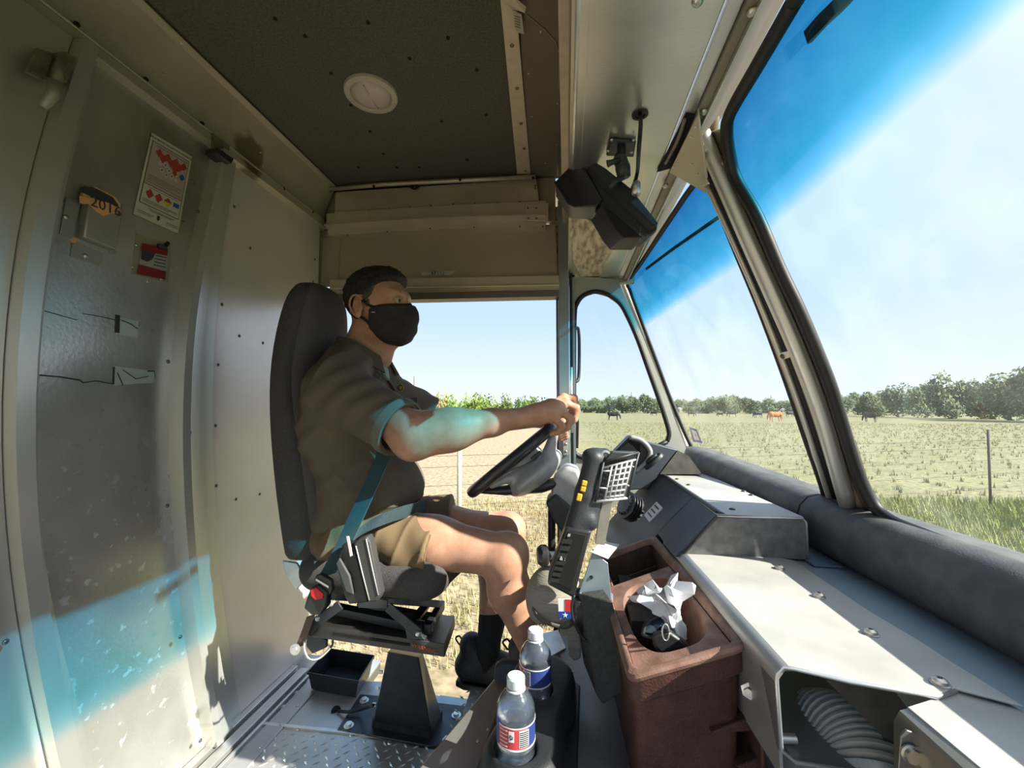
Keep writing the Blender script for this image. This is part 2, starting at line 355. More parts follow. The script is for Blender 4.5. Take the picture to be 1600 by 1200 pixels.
# header beam over the bulkhead
hb = G(); hb.loft([[Vector((-1.09, y, 1.855)), Vector((-1.068, y, 1.862)), Vector((-1.068, y, 1.885)), Vector((-1.082, y, 1.892)), Vector((-1.078, y, 1.95)), Vector((-1.048, y, 2.02)), Vector((-1.035, y, 2.045)), Vector((-1.09, y, 2.06))] for y in (-.35, 1.75)])
stained = M('stained header steel', (.44, .39, .31), .45, .4, col2=(.52, .46, .37), scale=6, bump=.08, bscale=400)
def stain(m, spots):
    n = m.node_tree.nodes; l = m.node_tree.links; b = n['Principled BSDF']; tc = n['Texture Coordinate']; cur = b.inputs['Base Color'].links[0].from_socket
    nz = n.new('ShaderNodeTexNoise'); nz.inputs['Scale'].default_value = 18; nz.inputs['Detail'].default_value = 5; l.new(tc.outputs['Object'], nz.inputs[0])
    for c, r in spots:
        d = n.new('ShaderNodeVectorMath'); d.operation = 'DISTANCE'; d.inputs[1].default_value = c; l.new(tc.outputs['Object'], d.inputs[0])
        a = n.new('ShaderNodeMath'); a.operation = 'MULTIPLY_ADD'; a.inputs[1].default_value = -r * 1.2; l.new(nz.outputs['Fac'], a.inputs[0]); l.new(d.outputs['Value'], a.inputs[2])
        k = n.new('ShaderNodeMapRange'); k.inputs['From Min'].default_value = r * .45; k.inputs['From Max'].default_value = r * .1; k.inputs['To Max'].default_value = .75; l.new(a.outputs[0], k.inputs[0])
        x = n.new('ShaderNodeMix'); x.data_type = 'RGBA'; x.inputs['B'].default_value = (.10, .065, .03, 1); l.new(k.outputs[0], x.inputs['Factor']); l.new(cur, x.inputs['A']); cur = x.outputs['Result']
    l.new(cur, b.inputs['Base Color'])
stain(stained, [(tuple(PX(392, 245, -1.075)), .075), (tuple(PX(392, 272, -1.075)), .05)])
trim1 = setting('trim_1', hb, stained, smooth='auto')
g = G(); g.ribbon([(-1.03, y, 2.040) for y in (-.35, 1.73)], X3, .035, .003); obj('edge_strip', g, olive_l, trim1)
g = G(); g.tube([(-1.074, y, 1.893) for y in (-.35, 1.73)], .004, 8); obj('bead', g, olive_l, trim1)
g = G()
for i, px_ in enumerate([(285, 68), (346, 127), (398, 177), (443, 220), (480, 257), (510, 287)]): p = PZ(*px_, 2.038); rivet(g, (-1.03, p.y, 2.038), -Z3, .005)
for px_ in [(256, 116), (407, 238), (411, 259), (472, 288), (416, 300)]: rivet(g, PX(*px_, -1.074), X3, .004)
tag(obj('rivets', g, rivm, trim1, smooth=True), kind='stuff')
g = G()
for px_ in [(120, 38), (228, 124), (316, 193), (443, 295), (481, 291), (488, 331), (513, 345)]:
    g.cyl(PX(*px_, -1.085), PX(*px_, -1.072), .006, 10)
tag(obj('holes', g, holem, trim1), kind='stuff')
# sliding-door latch hardware at the top
lt = thing('door_latch', 'rusty steel latch block with a hanging bolt at the top of the sliding door', 'latch', PX(95, 125, BX + .05))
rust = M('rusty steel', (.16, .13, .10), .7, .5, col2=(.26, .22, .16), scale=40, bump=.4)
def wallquad(name, q, x, t, mat, par, bevel=.002): return obj(name, G().slab([PX(a, b, x) for a, b in q], (t, 0, 0)), mat, par, bevel=bevel)
wallquad('latch_plate', [(53, 75), (80, 84), (66, 128), (35, 113)], BX + .045, .008, rust, lt)
wallquad('latch_plate', [(105, 90), (130, 105), (112, 155), (92, 147)], BX + .03, .012, rust, lt)
wallquad('latch_block', [(82, 82), (100, 92), (86, 132), (68, 122)], BX + .04, .03, rust, lt)
g = G(); g.tube([PX(98, 92, BX + .085), PX(88, 128, BX + .085)], .008, 10); obj('bolt_rod', g, rust, lt, smooth=True)
g = G(); g.tube([PX(88, 130, BX + .08), PX(82, 148, BX + .075), PX(68, 168, BX + .07)], [.015, .011, .007], 10); obj('bolt_tip', g, M('worn bolt', (.30, .29, .25), .5, .5), lt, smooth=True)
st = thing('roller_bracket', 'dark steel roller bracket on the header above the grey channel post', 'bracket', PX(345, 235, -1.05))
wallquad('back_plate', [(329, 207), (357, 228), (352, 250), (329, 234)], -1.07, .006, rust, st)
g = G(); g.slab([PX(a, b, -1.03) for a, b in [(340, 230), (366, 248), (362, 256), (338, 238)]], (-.04, 0, -.005)); obj('roller_arm', g, black, st, bevel=.002)
# ceiling
ceiling = setting('ceiling', G().box((-1.12, -.35, 2.052), (.05, 1.80, 2.09)), ceilm)
g = G()
for px_ in [(477, 57), (575, 36), (517, 115), (548, 165), (578, 206), (599, 241), (640, 92), (700, 60), (690, 190), (655, 262), (730, 250), (760, 180), (745, 110), (620, 262), (430, 30), (560, 262)]:
    p = PZ(*px_, 2.05); g.cyl(p, p + Z3 * .006, .0055, 10)
tag(obj('holes', g, holem, ceiling), kind='stuff')
g = G(); g.slab([PZ(a, b, 2.045) for a, b in [(810, -40), (822, 275), (890, 275), (890, -40)]], (0, 0, .007)); obj('side_panel', g, M('ceiling panel', (.19, .155, .12), .7, .1, col2=(.22, .18, .14), scale=5, bump=.1, bscale=500), ceiling)
g = G(); q = [PZ(a, b, 2.043) for a, b in [(824, 24), (850, 45), (868, 65), (874, 85), (873, 160), (871, 275)]]; g.tube(q, .0013, 6); obj('wire', g, rivm, ceiling)
g = G()
for px_ in [(845, 50), (826, 115), (831, 182), (871, 162), (870, 226), (852, 255)]: rivet(g, PZ(*px_, 2.045), -Z3, .003)
tag(obj('rivets', g, rivm, ceiling, smooth=True), kind='stuff')
tr2 = setting('trim_2', G().slab([PZ(a, b, 2.036) for a, b in [(778, -40), (808, 272), (829, 272), (802, -40)]], (0, 0, .012)), beige)
g = G(); gh = G()
for px_ in [(800, 71), (808, 138), (814, 193), (819, 232), (821, 267)]: rivet(g, PZ(*px_, 2.036), -Z3, .0065)
tag(obj('rivets', g, rust, tr2, smooth=True), kind='stuff')
# passenger doorway header and posts behind the camera; header added to darken the bulkhead
wall_right = setting('wall_right', G().box((-1.12, -.42, 1.50), (.40, -.36, 2.06)), brownp)
obj('door_post', G().box((-1.12, -.42, -.3), (-.98, -.36, 1.50)), alu, wall_right)
obj('lower_panel', G().box((.30, -.42, -.3), (.72, -.36, .86)), alu, wall_right)
# header above the driver's doorway (far side), plane Y = 1.75
YW = 1.75
wall_left = setting('wall_left')
def wq(name, q, y, t, mat, par=wall_left, bevel=.0015): return obj(name, G().slab([P(a, b, y) for a, b in q], (0, t, 0)), mat, par, bevel=bevel)
wq('upper_panel', [(500, 270), (868, 262), (868, 345), (500, 360)], YW + .04, .03, brownp)
wq('header_panel', [(497, 360), (868, 350), (872, 436), (497, 446)], YW + .02, .03, M('header sheet', (.42, .37, .285), .5, .3, col2=(.48, .42, .32), scale=4, bump=.08, bscale=400))
g = G(); prof = []
g.tube([P(514, 296, YW - .03), P(600, 288, YW - .03), P(700, 283, YW - .03), P(836, 276, YW - .03)], .009, 12); obj('tube_rail', g, olive_l, wall_left, smooth=True)
wq('shelf_panel', [(524, 300), (838, 279), (842, 313), (523, 335)], YW - .01, .02, M('shelf panel', (.55, .49, .40), .4, .5, col2=(.62, .55, .45), scale=6, bump=.05, bscale=300))
wq('flange', [(523, 330), (852, 313), (854, 319), (523, 337)], YW - .016, .02, olive_l)
g = G()
def chz(px_, y0, y1, fr):                                          # hat channel running along the wall
    out = []
    for f, d in fr: p = P(px_, y0 + (y1 - y0) * f, YW); out.append(Vector((p.x, YW - d, p.z)))
    return out
fr = [(0, .004), (.05, .03), (.55, .03), (.6, .05), (.66, .05), (.72, .02), (1, .018)]
rings = []
for px_, a, b in [(516, 337, 371), (620, 329, 364), (740, 322, 359), (853, 318, 358)]:
    r = chz(px_, a, b, fr); rings.append(r + [Vector((r[-1].x, YW + .02, r[-1].z)), Vector((r[0].x, YW + .02, r[0].z))])
g.loft(rings); obj('hat_channel', g, olive_l, wall_left, smooth='auto')
wq('splice_plate', [(820, 319), (857, 317), (857, 346), (820, 344)], YW - .036, .006, olive_l)
g = G()
for px_ in [(546, 332), (577, 329), (608, 326), (640, 324), (673, 321), (708, 319), (742, 318), (777, 317), (812, 315)]: rivet(g, P(*px_, YW - .017), -Y3, .004)
for px_ in [(825, 325), (838, 325), (825, 341), (838, 341)]: rivet(g, P(*px_, YW - .037), -Y3, .0045)
for px_ in [(543, 367), (605, 362), (672, 357), (741, 355), (812, 354), (848, 354), (836, 290), (836, 294)]: rivet(g, P(*px_, YW - .021), -Y3, .004)
tag(obj('rivets', g, rust, wall_left, smooth=True), kind='stuff')
g = G()
for px_ in [(584, 291), (719, 281), (833, 278)]: g.cyl(P(*px_, YW - .041), P(*px_, YW - .03), .006, 10)
g.tube(bez([P(637, 289, YW - .02), P(648, 295, YW - .02), P(658, 287, YW - .02)], 10), .005, 6)
tag(obj('holes', g, holem, wall_left), kind='stuff')
wq('corner_strip', [(498, 372), (506, 372), (502, 452), (495, 452)], YW + .01, .01, olive)
wq('corner_panel', [(496, 372), (532, 370), (527, 446), (493, 450)], YW + .012, .01, brownp)
wq('door_header', [(515, 437), (873, 430), (874, 443), (515, 450)], YW - .02, .05, olive_l)
wq('header_lip', [(515, 449), (873, 443), (873, 446), (515, 452)], YW - .03, .05, M('bright lip', (.78, .70, .55), .3, .7))
wq('header_groove', [(515, 452), (873, 446), (873, 454), (515, 460)], YW - .01, .05, olive)
wq('door_roller', [(515, 460), (873, 453), (873, 463), (515, 471)], YW - .02, .06, M('roller', (.17, .145, .13), .5, .3))
wq('decal', [(656, 425), (713, 423), (703, 430), (660, 430)], YW + .018, .001, alu_w)
text('lettering', '97 ( | )', P(684, 427, YW + .016), X3, Z3, .022, darkm, wall_left)
# side post and rear jamb
wq('door_jamb', [(497, 450), (515, 450), (470, 1040), (450, 1040)], YW + .03, .04, alu)

steelb = M('blue grey steel', (.30, .36, .38), .35, .6, col2=(.38, .44, .45), scale=8, bump=.05, bscale=300)
z0 = -.35; xs = lambda px_: P(px_, 560, 1.78).x
pil = setting('trim_3', G().box((xs(873), 1.75, z0), (xs(890), 1.82, 1.93)), steelb, bevel=.003)
obj('edge_seal', G().box((xs(869.5), 1.752, z0), (xs(872.6), 1.80, 1.53)), M('plum seal', (.10, .075, .085), .5), pil)
obj('inner_channel', G().box((xs(890.5), 1.77, z0), (xs(895), 1.84, 1.93)), rubber, pil)
obj('outer_channel', G().box((xs(895), 1.80, z0), (xs(899), 1.86, 1.9)), steelb, pil)
obj('hinge_plate', G().box((xs(879), 1.742, .86), (xs(887), 1.75, 1.0)), alu_w, pil, bevel=.001)
g = G()
for z in (.875, .905): g.dome((xs(883), 1.742, z), -Y3, .006)
tag(obj('screws', g, rivm, pil, smooth=True), kind='stuff')
obj('spring', G().tube([Vector((xs(892.5), 1.765, .95)), Vector((xs(892.5), 1.765, 1.22))], .005, 8), alu_w, pil, smooth=True)
mg = G().tube(bez([P(898, 330, 1.76), P(905, 350, 1.76), P(908, 380, 1.75), P(907, 400, 1.75), P(893, 404, 1.77)], 16), .007, 8, flat=.6); obj('upper_grip', mg, black, pil, smooth=True)

# quarter panel with its small window
yq = 1.86
def qp(px_, py_): return PP(px_, py_, (0.04, 1.84, 1.2), Vector((-.10, 1, 0)).normalized())
glassring = [(1042, 690), (1045, 676), (1038, 650), (1028, 620), (1012, 575), (996, 530), (980, 494), (968, 474), (950, 461), (930, 456), (912, 462), (902, 474), (898, 492), (897, 560), (897, 640), (897, 705), (930, 715), (990, 712)]
outer = [(1072, 700), (1068, 690), (1056, 660), (1042, 620), (1024, 575), (1006, 530), (990, 492), (978, 466), (966, 438), (925, 432), (893, 434), (893, 462), (893, 492), (893, 560), (893, 640), (893, 760), (930, 800), (1050, 760)]
g = G(); A = [qp(*p) for p in outer]; B = [qp(*p) for p in glassring]; n = len(A); T = Vector((0, .03, 0))
g.add(A + B + [a + T for a in A] + [b + T for b in B], [(i, (i + 1) % n, n + (i + 1) % n, n + i) for i in range(n)] + [(2 * n + i, 3 * n + i, 3 * n + (i + 1) % n, 2 * n + (i + 1) % n) for i in range(n)] + [(n + i, n + (i + 1) % n, 3 * n + (i + 1) % n, 3 * n + i) for i in range(n)] + [(i, 2 * n + i, 2 * n + (i + 1) % n, (i + 1) % n) for i in range(n)])
qm = M('quarter panel', (.40, .40, .37), .45, .3, col2=(.47, .47, .43), scale=5, bump=.05, bscale=300)
win1 = setting('window_1', g, qm)
g = G(); g.tube([p - Vector((0, .004, 0)) for p in bez(B + [B[0]], 110)], .010, 8); obj('gasket', g, rubber, win1, smooth=True)
def glass(name, tint=False):
    if name in MATS: return MATS[name]
    m = bpy.data.materials.new(name); m.use_nodes = True; n = m.node_tree.nodes; l = m.node_tree.links; n.clear()
    o = n.new('ShaderNodeOutputMaterial'); t = n.new('ShaderNodeBsdfTransparent'); gs = n.new('ShaderNodeBsdfGlossy'); gs.inputs['Roughness'].default_value = .02
    df = n.new('ShaderNodeBsdfTranslucent'); df.inputs['Color'].default_value = (.85, .9, .88, 1)
    ad = n.new('ShaderNodeMixShader'); mxx = n.new('ShaderNodeMixShader'); lw = n.new('ShaderNodeLayerWeight'); lw.inputs['Blend'].default_value = .5; pw_ = n.new('ShaderNodeMath'); pw_.operation = 'POWER'; pw_.inputs[1].default_value = 5; l.new(lw.outputs['Facing'], pw_.inputs[0]); fr_ = n.new('ShaderNodeMath'); fr_.operation = 'MULTIPLY_ADD'; fr_.inputs[1].default_value = .35; fr_.inputs[2].default_value = .012; l.new(pw_.outputs[0], fr_.inputs[0])
    l.new(fr_.outputs[0], ad.inputs[0]); l.new(t.outputs[0], ad.inputs[1]); l.new(gs.outputs[0], ad.inputs[2]); l.new(ad.outputs[0], mxx.inputs[1]); l.new(df.outputs[0], mxx.inputs[2])
    t.inputs['Color'].default_value = (.97, .985, .98, 1); mxx.inputs[0].default_value = .012
    if tint:
        geo = n.new('ShaderNodeNewGeometry'); sp = n.new('ShaderNodeSeparateXYZ'); l.new(geo.outputs['Position'], sp.inputs[0])
        r = n.new('ShaderNodeValToRGB'); mr = n.new('ShaderNodeMapRange'); mr.inputs['From Min'].default_value = 1.40; mr.inputs['From Max'].default_value = 1.65
        l.new(sp.outputs['Z'], mr.inputs['Value']); l.new(mr.outputs[0], r.inputs[0])
        el = r.color_ramp.elements; el[0].position = .06; el[0].color = (.97, .985, .98, 1); el[1].position = 1; el[1].color = (.12, .43, .62, 1)
        a = el.new(.18); a.color = (.45, .82, .95, 1); a = el.new(.32); a.color = (.22, .67, .79, 1)
        l.new(r.outputs[0], t.inputs['Color'])
        tc = n.new('ShaderNodeTexCoord'); nz = n.new('ShaderNodeTexNoise'); nz.inputs['Scale'].default_value = 9; nz.inputs['Detail'].default_value = 8; l.new(tc.outputs['Object'], nz.inputs[0])
        m2 = n.new('ShaderNodeMapRange'); m2.inputs['From Min'].default_value = .45; m2.inputs['From Max'].default_value = .8; m2.inputs['To Min'].default_value = .008; m2.inputs['To Max'].default_value = .03
        l.new(nz.outputs['Fac'], m2.inputs[0]); l.new(m2.outputs[0], mxx.inputs[0])
    l.new(mxx.outputs[0], o.inputs[0]); MATS[name] = m; return m
g = G(); g.slab([p + Vector((0, .012, 0)) for p in B], (0, .004, 0)); obj('pane', g, glass('clear glass'), win1)
# exterior mirror arm seen through the little window
xm = thing('mirror_arm', 'slim black exterior mirror bracket outside the little side window', 'mirror', P(903, 560, 2.05))
g = G(); g.tube(bez([P(899, 512, 2.0), P(904, 516, 2.02), P(905, 550, 2.02), P(904, 590, 2.02), P(899, 597, 2.0)], 18), .008, 8); obj('bracket', g, black, xm, smooth=True)
g = G(); g.tube([P(897, 640, 2.0), P(900, 660, 2.0), P(899, 700, 2.0)], .014, 8); obj('housing', g, black, xm, smooth=True)
# windshield: two panes
p1 = [(985, 452), (982, 440), (1000, 415), (1040, 355), (1080, 296), (1100, 278), (1114, 296), (1150, 385), (1190, 482), (1230, 590), (1262, 685), (1290, 768), (1284, 779), (1230, 757), (1160, 730), (1090, 705), (1078, 690), (1050, 625), (1020, 545)]
def ring(pts, grow):
    c = sum(pts, Vector((0, 0, 0))) / len(pts); return [p + (p - c).normalized() * grow for p in pts]
q1 = [PD(*p) for p in p1]
win2 = setting('window_2', G().slab(ring(q1, .006), WDN * .005), glass('windshield glass', True))
g = G(); g.tube(bez([p - WDN * .004 for p in q1] + [q1[0] - WDN * .004], 120), .0085, 8); obj('gasket', g, rubber, win2, smooth=True)
p2 = [(1247, 0), (1190, 98), (1147, 172), (1140, 203), (1145, 245), (1155, 280), (1187, 336), (1222, 417), (1252, 480), (1279, 543), (1302, 602), (1320, 660), (1338, 718), (1352, 755), (1372, 790), (1398, 812), (1450, 834), (1520, 862), (1600, 893)]
q2 = [PW(*p) for p in p2]
top = q2[0]; bot = q2[-1]; dirt = (q2[0] - q2[2]).normalized(); 
ext = [Vector((bot.x, -.02, bot.z)), Vector((bot.x - .02, -.08, bot.z + .05)), Vector((top.x + .02, -.08, top.z - .05)), Vector((top.x, -.02, top.z))]
ext = [p - WSN * ((p - WSO).dot(WSN)) for p in ext]
q2 = q2 + ext
win3 = setting('window_3', G().slab(ring(q2, .006), WSN * .005), glass('windshield glass', True))
gp = q2[:19]; g = G(); g.tube(bez([p - WSN * .006 for p in gp], 150), .0125, 8, flat=1.0); obj('gasket', g, rubber, win3, smooth=True)
g = G(); g.tube(bez([p - WSN * .006 for p in q2[18:] + [q2[0]]], 40), .0125, 8); obj('gasket', g, rubber, win3, smooth=True)
# posts of the windshield frame
def post(name, pts, r, mat, off, par, flat=1.0, n=12, PW=PW):
    return obj(name, G().tube(bez([PW(a, b, off) for a, b in pts], 40), r, n, flat=flat), mat, par, smooth=True)
fr3 = setting('trim_4'); aluf = M('frame alloy', (.56, .56, .52), .38, .6, col2=(.66, .66, .62), scale=12, stretch=(1, 1, .1))
brz = M('bronze frame', (.25, .21, .16), .4, .6, col2=(.30, .26, .2), scale=10)
post('centre_post', [(1095, 205), (1128, 280), (1165, 365), (1210, 465), (1247, 550), (1286, 655), (1325, 790)], .017, aluf, -.02, fr3)
post('centre_post_edge', [(1105, 290), (1150, 388), (1190, 480), (1230, 580), (1262, 672), (1298, 785)], .0065, aluf, -.012, fr3)
post('centre_seal', [(1108, 268), (1150, 362), (1190, 455), (1237, 572), (1272, 670), (1312, 800)], .010, rubber, .0, fr3)
post('frame_back', [(1108, 175), (1112, 230), (1145, 300), (1190, 395), (1230, 480), (1266, 565), (1300, 665), (1330, 755), (1352, 805)], .020, brz, .004, fr3)
post('side_post', [(972, 440), (996, 500), (1022, 565), (1046, 628), (1068, 690), (1076, 712)], .016, aluf, -.008, fr3, PW=PD)
post('side_post_edge', [(962, 440), (986, 500), (1012, 570), (1036, 632), (1060, 700)], .009, M('frame light', (.50, .52, .50), .4, .5), -.02, fr3, PW=PD)
obj('post_clip', G().slab([PW(a, b, -.03) for a, b in [(1220, 551), (1238, 546), (1241, 556), (1223, 562)]], WSN * -.006), alu_w, fr3, bevel=.001)
obj('clip_screw', G().dome(PW(1222, 557, -.037), -WSN, .006), rust, fr3, smooth=True)
obj('centre_web', G().slab([PW(a, b, -.003) for a, b in [(1102, 250), (1112, 205), (1134, 200), (1138, 248), (1150, 285), (1182, 340), (1217, 420), (1274, 545), (1315, 662), (1346, 760), (1366, 800), (1290, 790), (1262, 690), (1228, 595), (1188, 490), (1146, 385), (1112, 300)]], WSN * .008), brz, fr3)
obj('corner_fill', G().slab([PW(a, b, .006) for a, b in [(1296, 782), (1330, 690), (1345, 740), (1366, 800), (1400, 830), (1300, 800)]], WSN * .01), brz, fr3)
# overhead console above the windshield
SZ = 1.62; XL, XR = .020, .226
sof = setting('trim_5', G().box((XL, -.3, SZ), (XR, 1.90, SZ + .012)), M('soffit alloy', (.58, .57, .52), .30, .8, col2=(.68, .67, .62), scale=7, bump=.06, bscale=260, stretch=(.3, 1, 1)), bevel=.003)
obj('side_face', G().box((.012, -.3, SZ + .004), (.024, 1.80, 2.06)), olive_l, sof)
obj('side_strip', G().box((-.01, -.3, 1.83), (.012, 1.76, 1.86)), beige, sof, bevel=.002)
obj('side_flange', G().box((-.004, -.3, 1.95), (.012, 1.76, 2.05)), olive, sof)
obj('edge_fold', G().tube([(XL + .002, -.3, SZ + .004), (XL + .002, 1.88, SZ + .004)], .005, 8), alu_w, sof, smooth=True)
obj('seam_lip', G().box((XL + .017, -.3, SZ - .0015), (XL + .019, 1.86, SZ)), alu_w, sof)
obj('light_strip', G().box((XR + .003, -.3, SZ - .002), (XR + .024, 1.90, SZ + .012)), alu, sof, bevel=.001)
obj('bronze_rail', G().box((XR + .025, -.3, SZ - .010), (XR + .041, 1.90, SZ + .012)), brz, sof, bevel=.001)
obj('rail_lip', G().box((XR + .041, -.3, SZ - .018), (XR + .045, 1.90, SZ + .012)), alu_w, sof)
obj('top_beam', G().loft([[Vector((XR + .046, y, SZ + .01)), Vector((XR + .046, y, SZ - .012)), Vector((.318, y, 1.664)), Vector((.35, y, 1.70)), Vector((.30, y, 1.72))] for y in (-.3, 1.90)]), M('beam paint', (.17, .15, .12), .7, 0, var=.1, scale=10), sof)
for px_ in [(1175, 18), (1100, 174), (1040, 290), (994, 379), (1009, 330)]:
    obj('bolt', G().dome(PZ(*px_, SZ - .011), -Z3, .0075, .006, 12), rivm, sof, smooth=True)
obj('bolt', G().dome(PZ(1090, 2, SZ - .001), -Z3, .008, .006, 12), rivm, sof, smooth=True)
g = G(); g.slab([PZ(a, b, SZ - .003) for a, b in [(1072, 176), (1086, 178), (1072, 215), (1062, 240), (1048, 262), (1026, 268)]], (0, 0, -.002)); obj('recess', g, holem, sof)
obj('wire', G().tube(bez([PZ(1070, 185, SZ - .006), PZ(1064, 205, SZ - .008), PZ(1056, 225, SZ - .008), PZ(1040, 255, SZ - .006)], 14), .004, 6), M('wire grey', (.2, .18, .15), .5), sof, smooth=True)
g = G(); g.slab([PZ(a, b, 1.598) for a, b in [(1089, 179), (1094, 183), (1107, 300), (1102, 300), (1046, 268)]], (0, 0, -.003))
gus = obj('gusset_plate', g, M('tan steel', (.48, .37, .26), .4, .6, col2=(.53, .42, .30), scale=8, bump=.06, bscale=300), sof, bevel=.001)
g = G(); g.slab([PZ(a, b, 1.594) for a, b in [(1090, 178), (1093, 180), (1109, 299), (1105, 301)]], (0, 0, .012)); obj('gusset_lip', g, beige, sof)
g = G()
for px_ in [(1087, 199), (1079, 214), (1052, 261), (1058, 255), (1080, 256), (1089, 272), (1098, 289)]: g.dome(PZ(*px_, 1.595), -Z3, .0036)
tag(obj('rivets', g, rivm, sof, smooth=True), kind='stuff')
obj('corner_filler', G().box((-.06, 1.865, 1.60), (.30, 1.90, 2.06)), brownp, sof)
obj('far_bracket', G().box((-.02, 1.80, SZ - .008), (.14, 1.90, SZ)), olive_l, sof)
fm = M('insulation and reflection', (.26, .20, .15), .95, 0, col2=(.62, .52, .42), scale=60, bump=1.0, stretch=(1, .25, 1), contrast=(.35, .6))
obj('reflected_carpet', G().slab([PZ(a, b, SZ - .004) for a, b in [(888, 318), (915, 340), (962, 365), (966, 372), (936, 432), (906, 431), (896, 405), (890, 360)]], (0, 0, -.004)), fm, sof)  # fibrous panel standing in for carpet reflected in the soffit
obj('insulation_strip', G().slab([P(a, b, 1.81) for a, b in [(859, 326), (873, 322), (873, 428), (857, 428)]], (0, .01, 0)), fm, sof)
# padded roll below the glass, in two lengths
padm = M('padded vinyl', (.075, .078, .08), .6, 0, col2=(.13, .13, .125), scale=22, bump=.25, bscale=350, spec=.6)
def padprof(y, s=1):
    pr = [(.628, .70), (.612, .703), (.596, .722), (.586, .748), (.585, .778), (.593, .803), (.612, .823), (.640, .830), (.72, .82), (.74, .70)]
    return [Vector((x + (y < 0) * 0, y, z)) for x, z in pr]
def padloft(ys):
    rings = []
    for y in ys:
        r = padprof(y); k = max(0, (y - 1.15)) / .8
        rings.append([Vector((p.x - .10 * k, p.y, p.z + (.055 * k if p.z > .71 else 0))) for p in r])
    return G().loft(rings)
ridge = setting('trim_6')
obj('padded_roll', padloft([-.3, .2, .6, .9, 1.175]), padm, ridge, smooth='auto'); obj('padded_roll', padloft([1.18, 1.4, 1.6, 1.96]), padm, ridge, smooth='auto')
# floor
steelf = M('floor steel', (.44, .44, .44), .38, .4, col2=(.58, .58, .57), scale=5, bump=.1, bscale=90, detail=8)
floor = setting('floor', G().box((-1.12, -.3, -.05), (.62, 1.56, -.004)).box((-1.12, 1.56, -.05), (-.78, 1.75, -.004)), steelf)
obj('smooth_plate', G().slab([PZ(a, b, 0) for a, b in [(425, 1131), (700, 1175), (735, 1100), (600, 1065), (486, 1062)]], (0, 0, -.004)), steelf, floor)
obj('edge_plate', G().slab([PZ(a, b, .002) for a, b in [(688, 1086), (745, 1094), (737, 1112), (672, 1104)]], (0, 0, -.03)), steelb, floor)
dp = M('diamond plate', (.46, .45, .43), .35, .4, col2=(.56, .55, .52), scale=12)
YD = 1.345
obj('diamond_plate', G().box((-1.0, .35, -.004), (-.1, YD, 0)), dp, floor)
obj('plate_lip', G().box((-1.0, YD, -.002), (-.3, YD + .012, .005)), alu_w, floor)
g = G()
def tread(g, x, y, z, a, L=.013, w=.0042, h=.0028, ux=X3, uy=Y3, uz=Z3):
    c = Vector((x, y, z)) if not isinstance(x, Vector) else x
    d = ux * math.cos(a) + uy * math.sin(a); s = uz.cross(d)
    g.add([c - d * L, c + s * w, c + d * L, c - s * w, c + uz * h], [(0, 3, 4), (3, 2, 4), (2, 1, 4), (1, 0, 4)])
x = -.98; i = 0
while x < -.25:
    y = .75; j = 0
    while y < YD - .01:
        tread(g, x + (.5 if j % 2 else 0) * .034, y, 0, math.pi / 4 if (i + j) % 2 else -math.pi / 4); y += .024; j += 1
    x += .034; i += 1
tag(obj('treads', g, M('tread', (.80, .79, .76), .3, .5), floor), kind='stuff')  # treads paler than their plate, the light they catch put in the colour
for px_ in [(467, 1138), (550, 1148), (610, 1160), (480, 1063), (462, 1082), (441, 1104), (1, 1)][:6]:
    p = PZ(*px_, 0); obj('bolt', G().dome(p, Z3, .010, .004, 12), rivm, floor, smooth=True)
for x0, x1, h in ((-1.09, -1.066, .03), (-1.055, -1.02, .022), (-1.01, -1.0, .014), (-.995, -.93, .004)):
    obj('sill_rail', G().box((x0, -.3, -.004), (x1, 1.62, h)), alu_w if h > .01 else steelf, floor, bevel=.002)
g = G()
for i in range(9): g.dome((-.945, .9 + i * .09, .004), Z3, .006, .003)
tag(obj('rivets', g, rivm, floor, smooth=True), kind='stuff')
obj('toe_board', G().slab([PZ(a, b, .15) for a, b in [(742, 1056), (724, 1112), (760, 1160), (860, 1100), (850, 1040)]], (0, 0, -.15)), steelf, floor)
g = G()
for i in range(16):
    for j in range(10):
        p = Vector((-.33 + i * .03 + (j % 2) * .015, 1.16 + j * .03, .1505)); tread(g, p.x, p.y, p.z, math.pi / 4 if (i + j) % 2 else -math.pi / 4)
tag(obj('treads', g, dp, floor), kind='stuff')
# engine cover
dog = thing('engine_cover', 'dark grey folded steel engine cover on the cab floor under the cup holder', 'cover', (-.1, .8, 0))
dm = M('engine cover steel', (.20, .19, .18), .38, .4, col2=(.28, .265, .25), scale=4, bump=.1, bscale=120)
ZD = .42
def dz(a, b, z=ZD): return PZ(a, b, z)
obj('cover_top', G().slab([dz(885, 1050), dz(892, 1330), dz(600, 1330), dz(640, 1216), dz(745, 1092), dz(780, 1050)], (0, 0, -.5)), dm, dog, bevel=.004)
obj('cover_top', G().slab([dz(886, 1050), dz(893, 1330), dz(1060, 1330), dz(1008, 1200), dz(978, 1080), dz(930, 990), dz(905, 985), dz(862, 1000)], (0, 0, -.5)), dm, dog, bevel=.004)
obj('cover_seam', G().tube([dz(886, 1055, ZD + .001), dz(893, 1300, ZD + .001)], .002, 6), rubber, dog)
obj('side_fold', G().tube([dz(978, 1080, ZD + .002), dz(1010, 1200, ZD + .002), dz(1030, 1260, ZD + .002)], .003, 6), alu_w, dog)
obj('bright_plate', G().slab([dz(846, 990, .425), dz(872, 984, .425), dz(884, 1012, .425), dz(852, 1030, .425)], (0, 0, -.01)), alu_w, dog)
g = G()
for px_ in [(895, 1050), (746, 1158), (762, 1140), (870, 1192)]: g.dome(dz(*px_), Z3, .003)
tag(obj('screws', g, rivm, dog, smooth=True), kind='stuff')
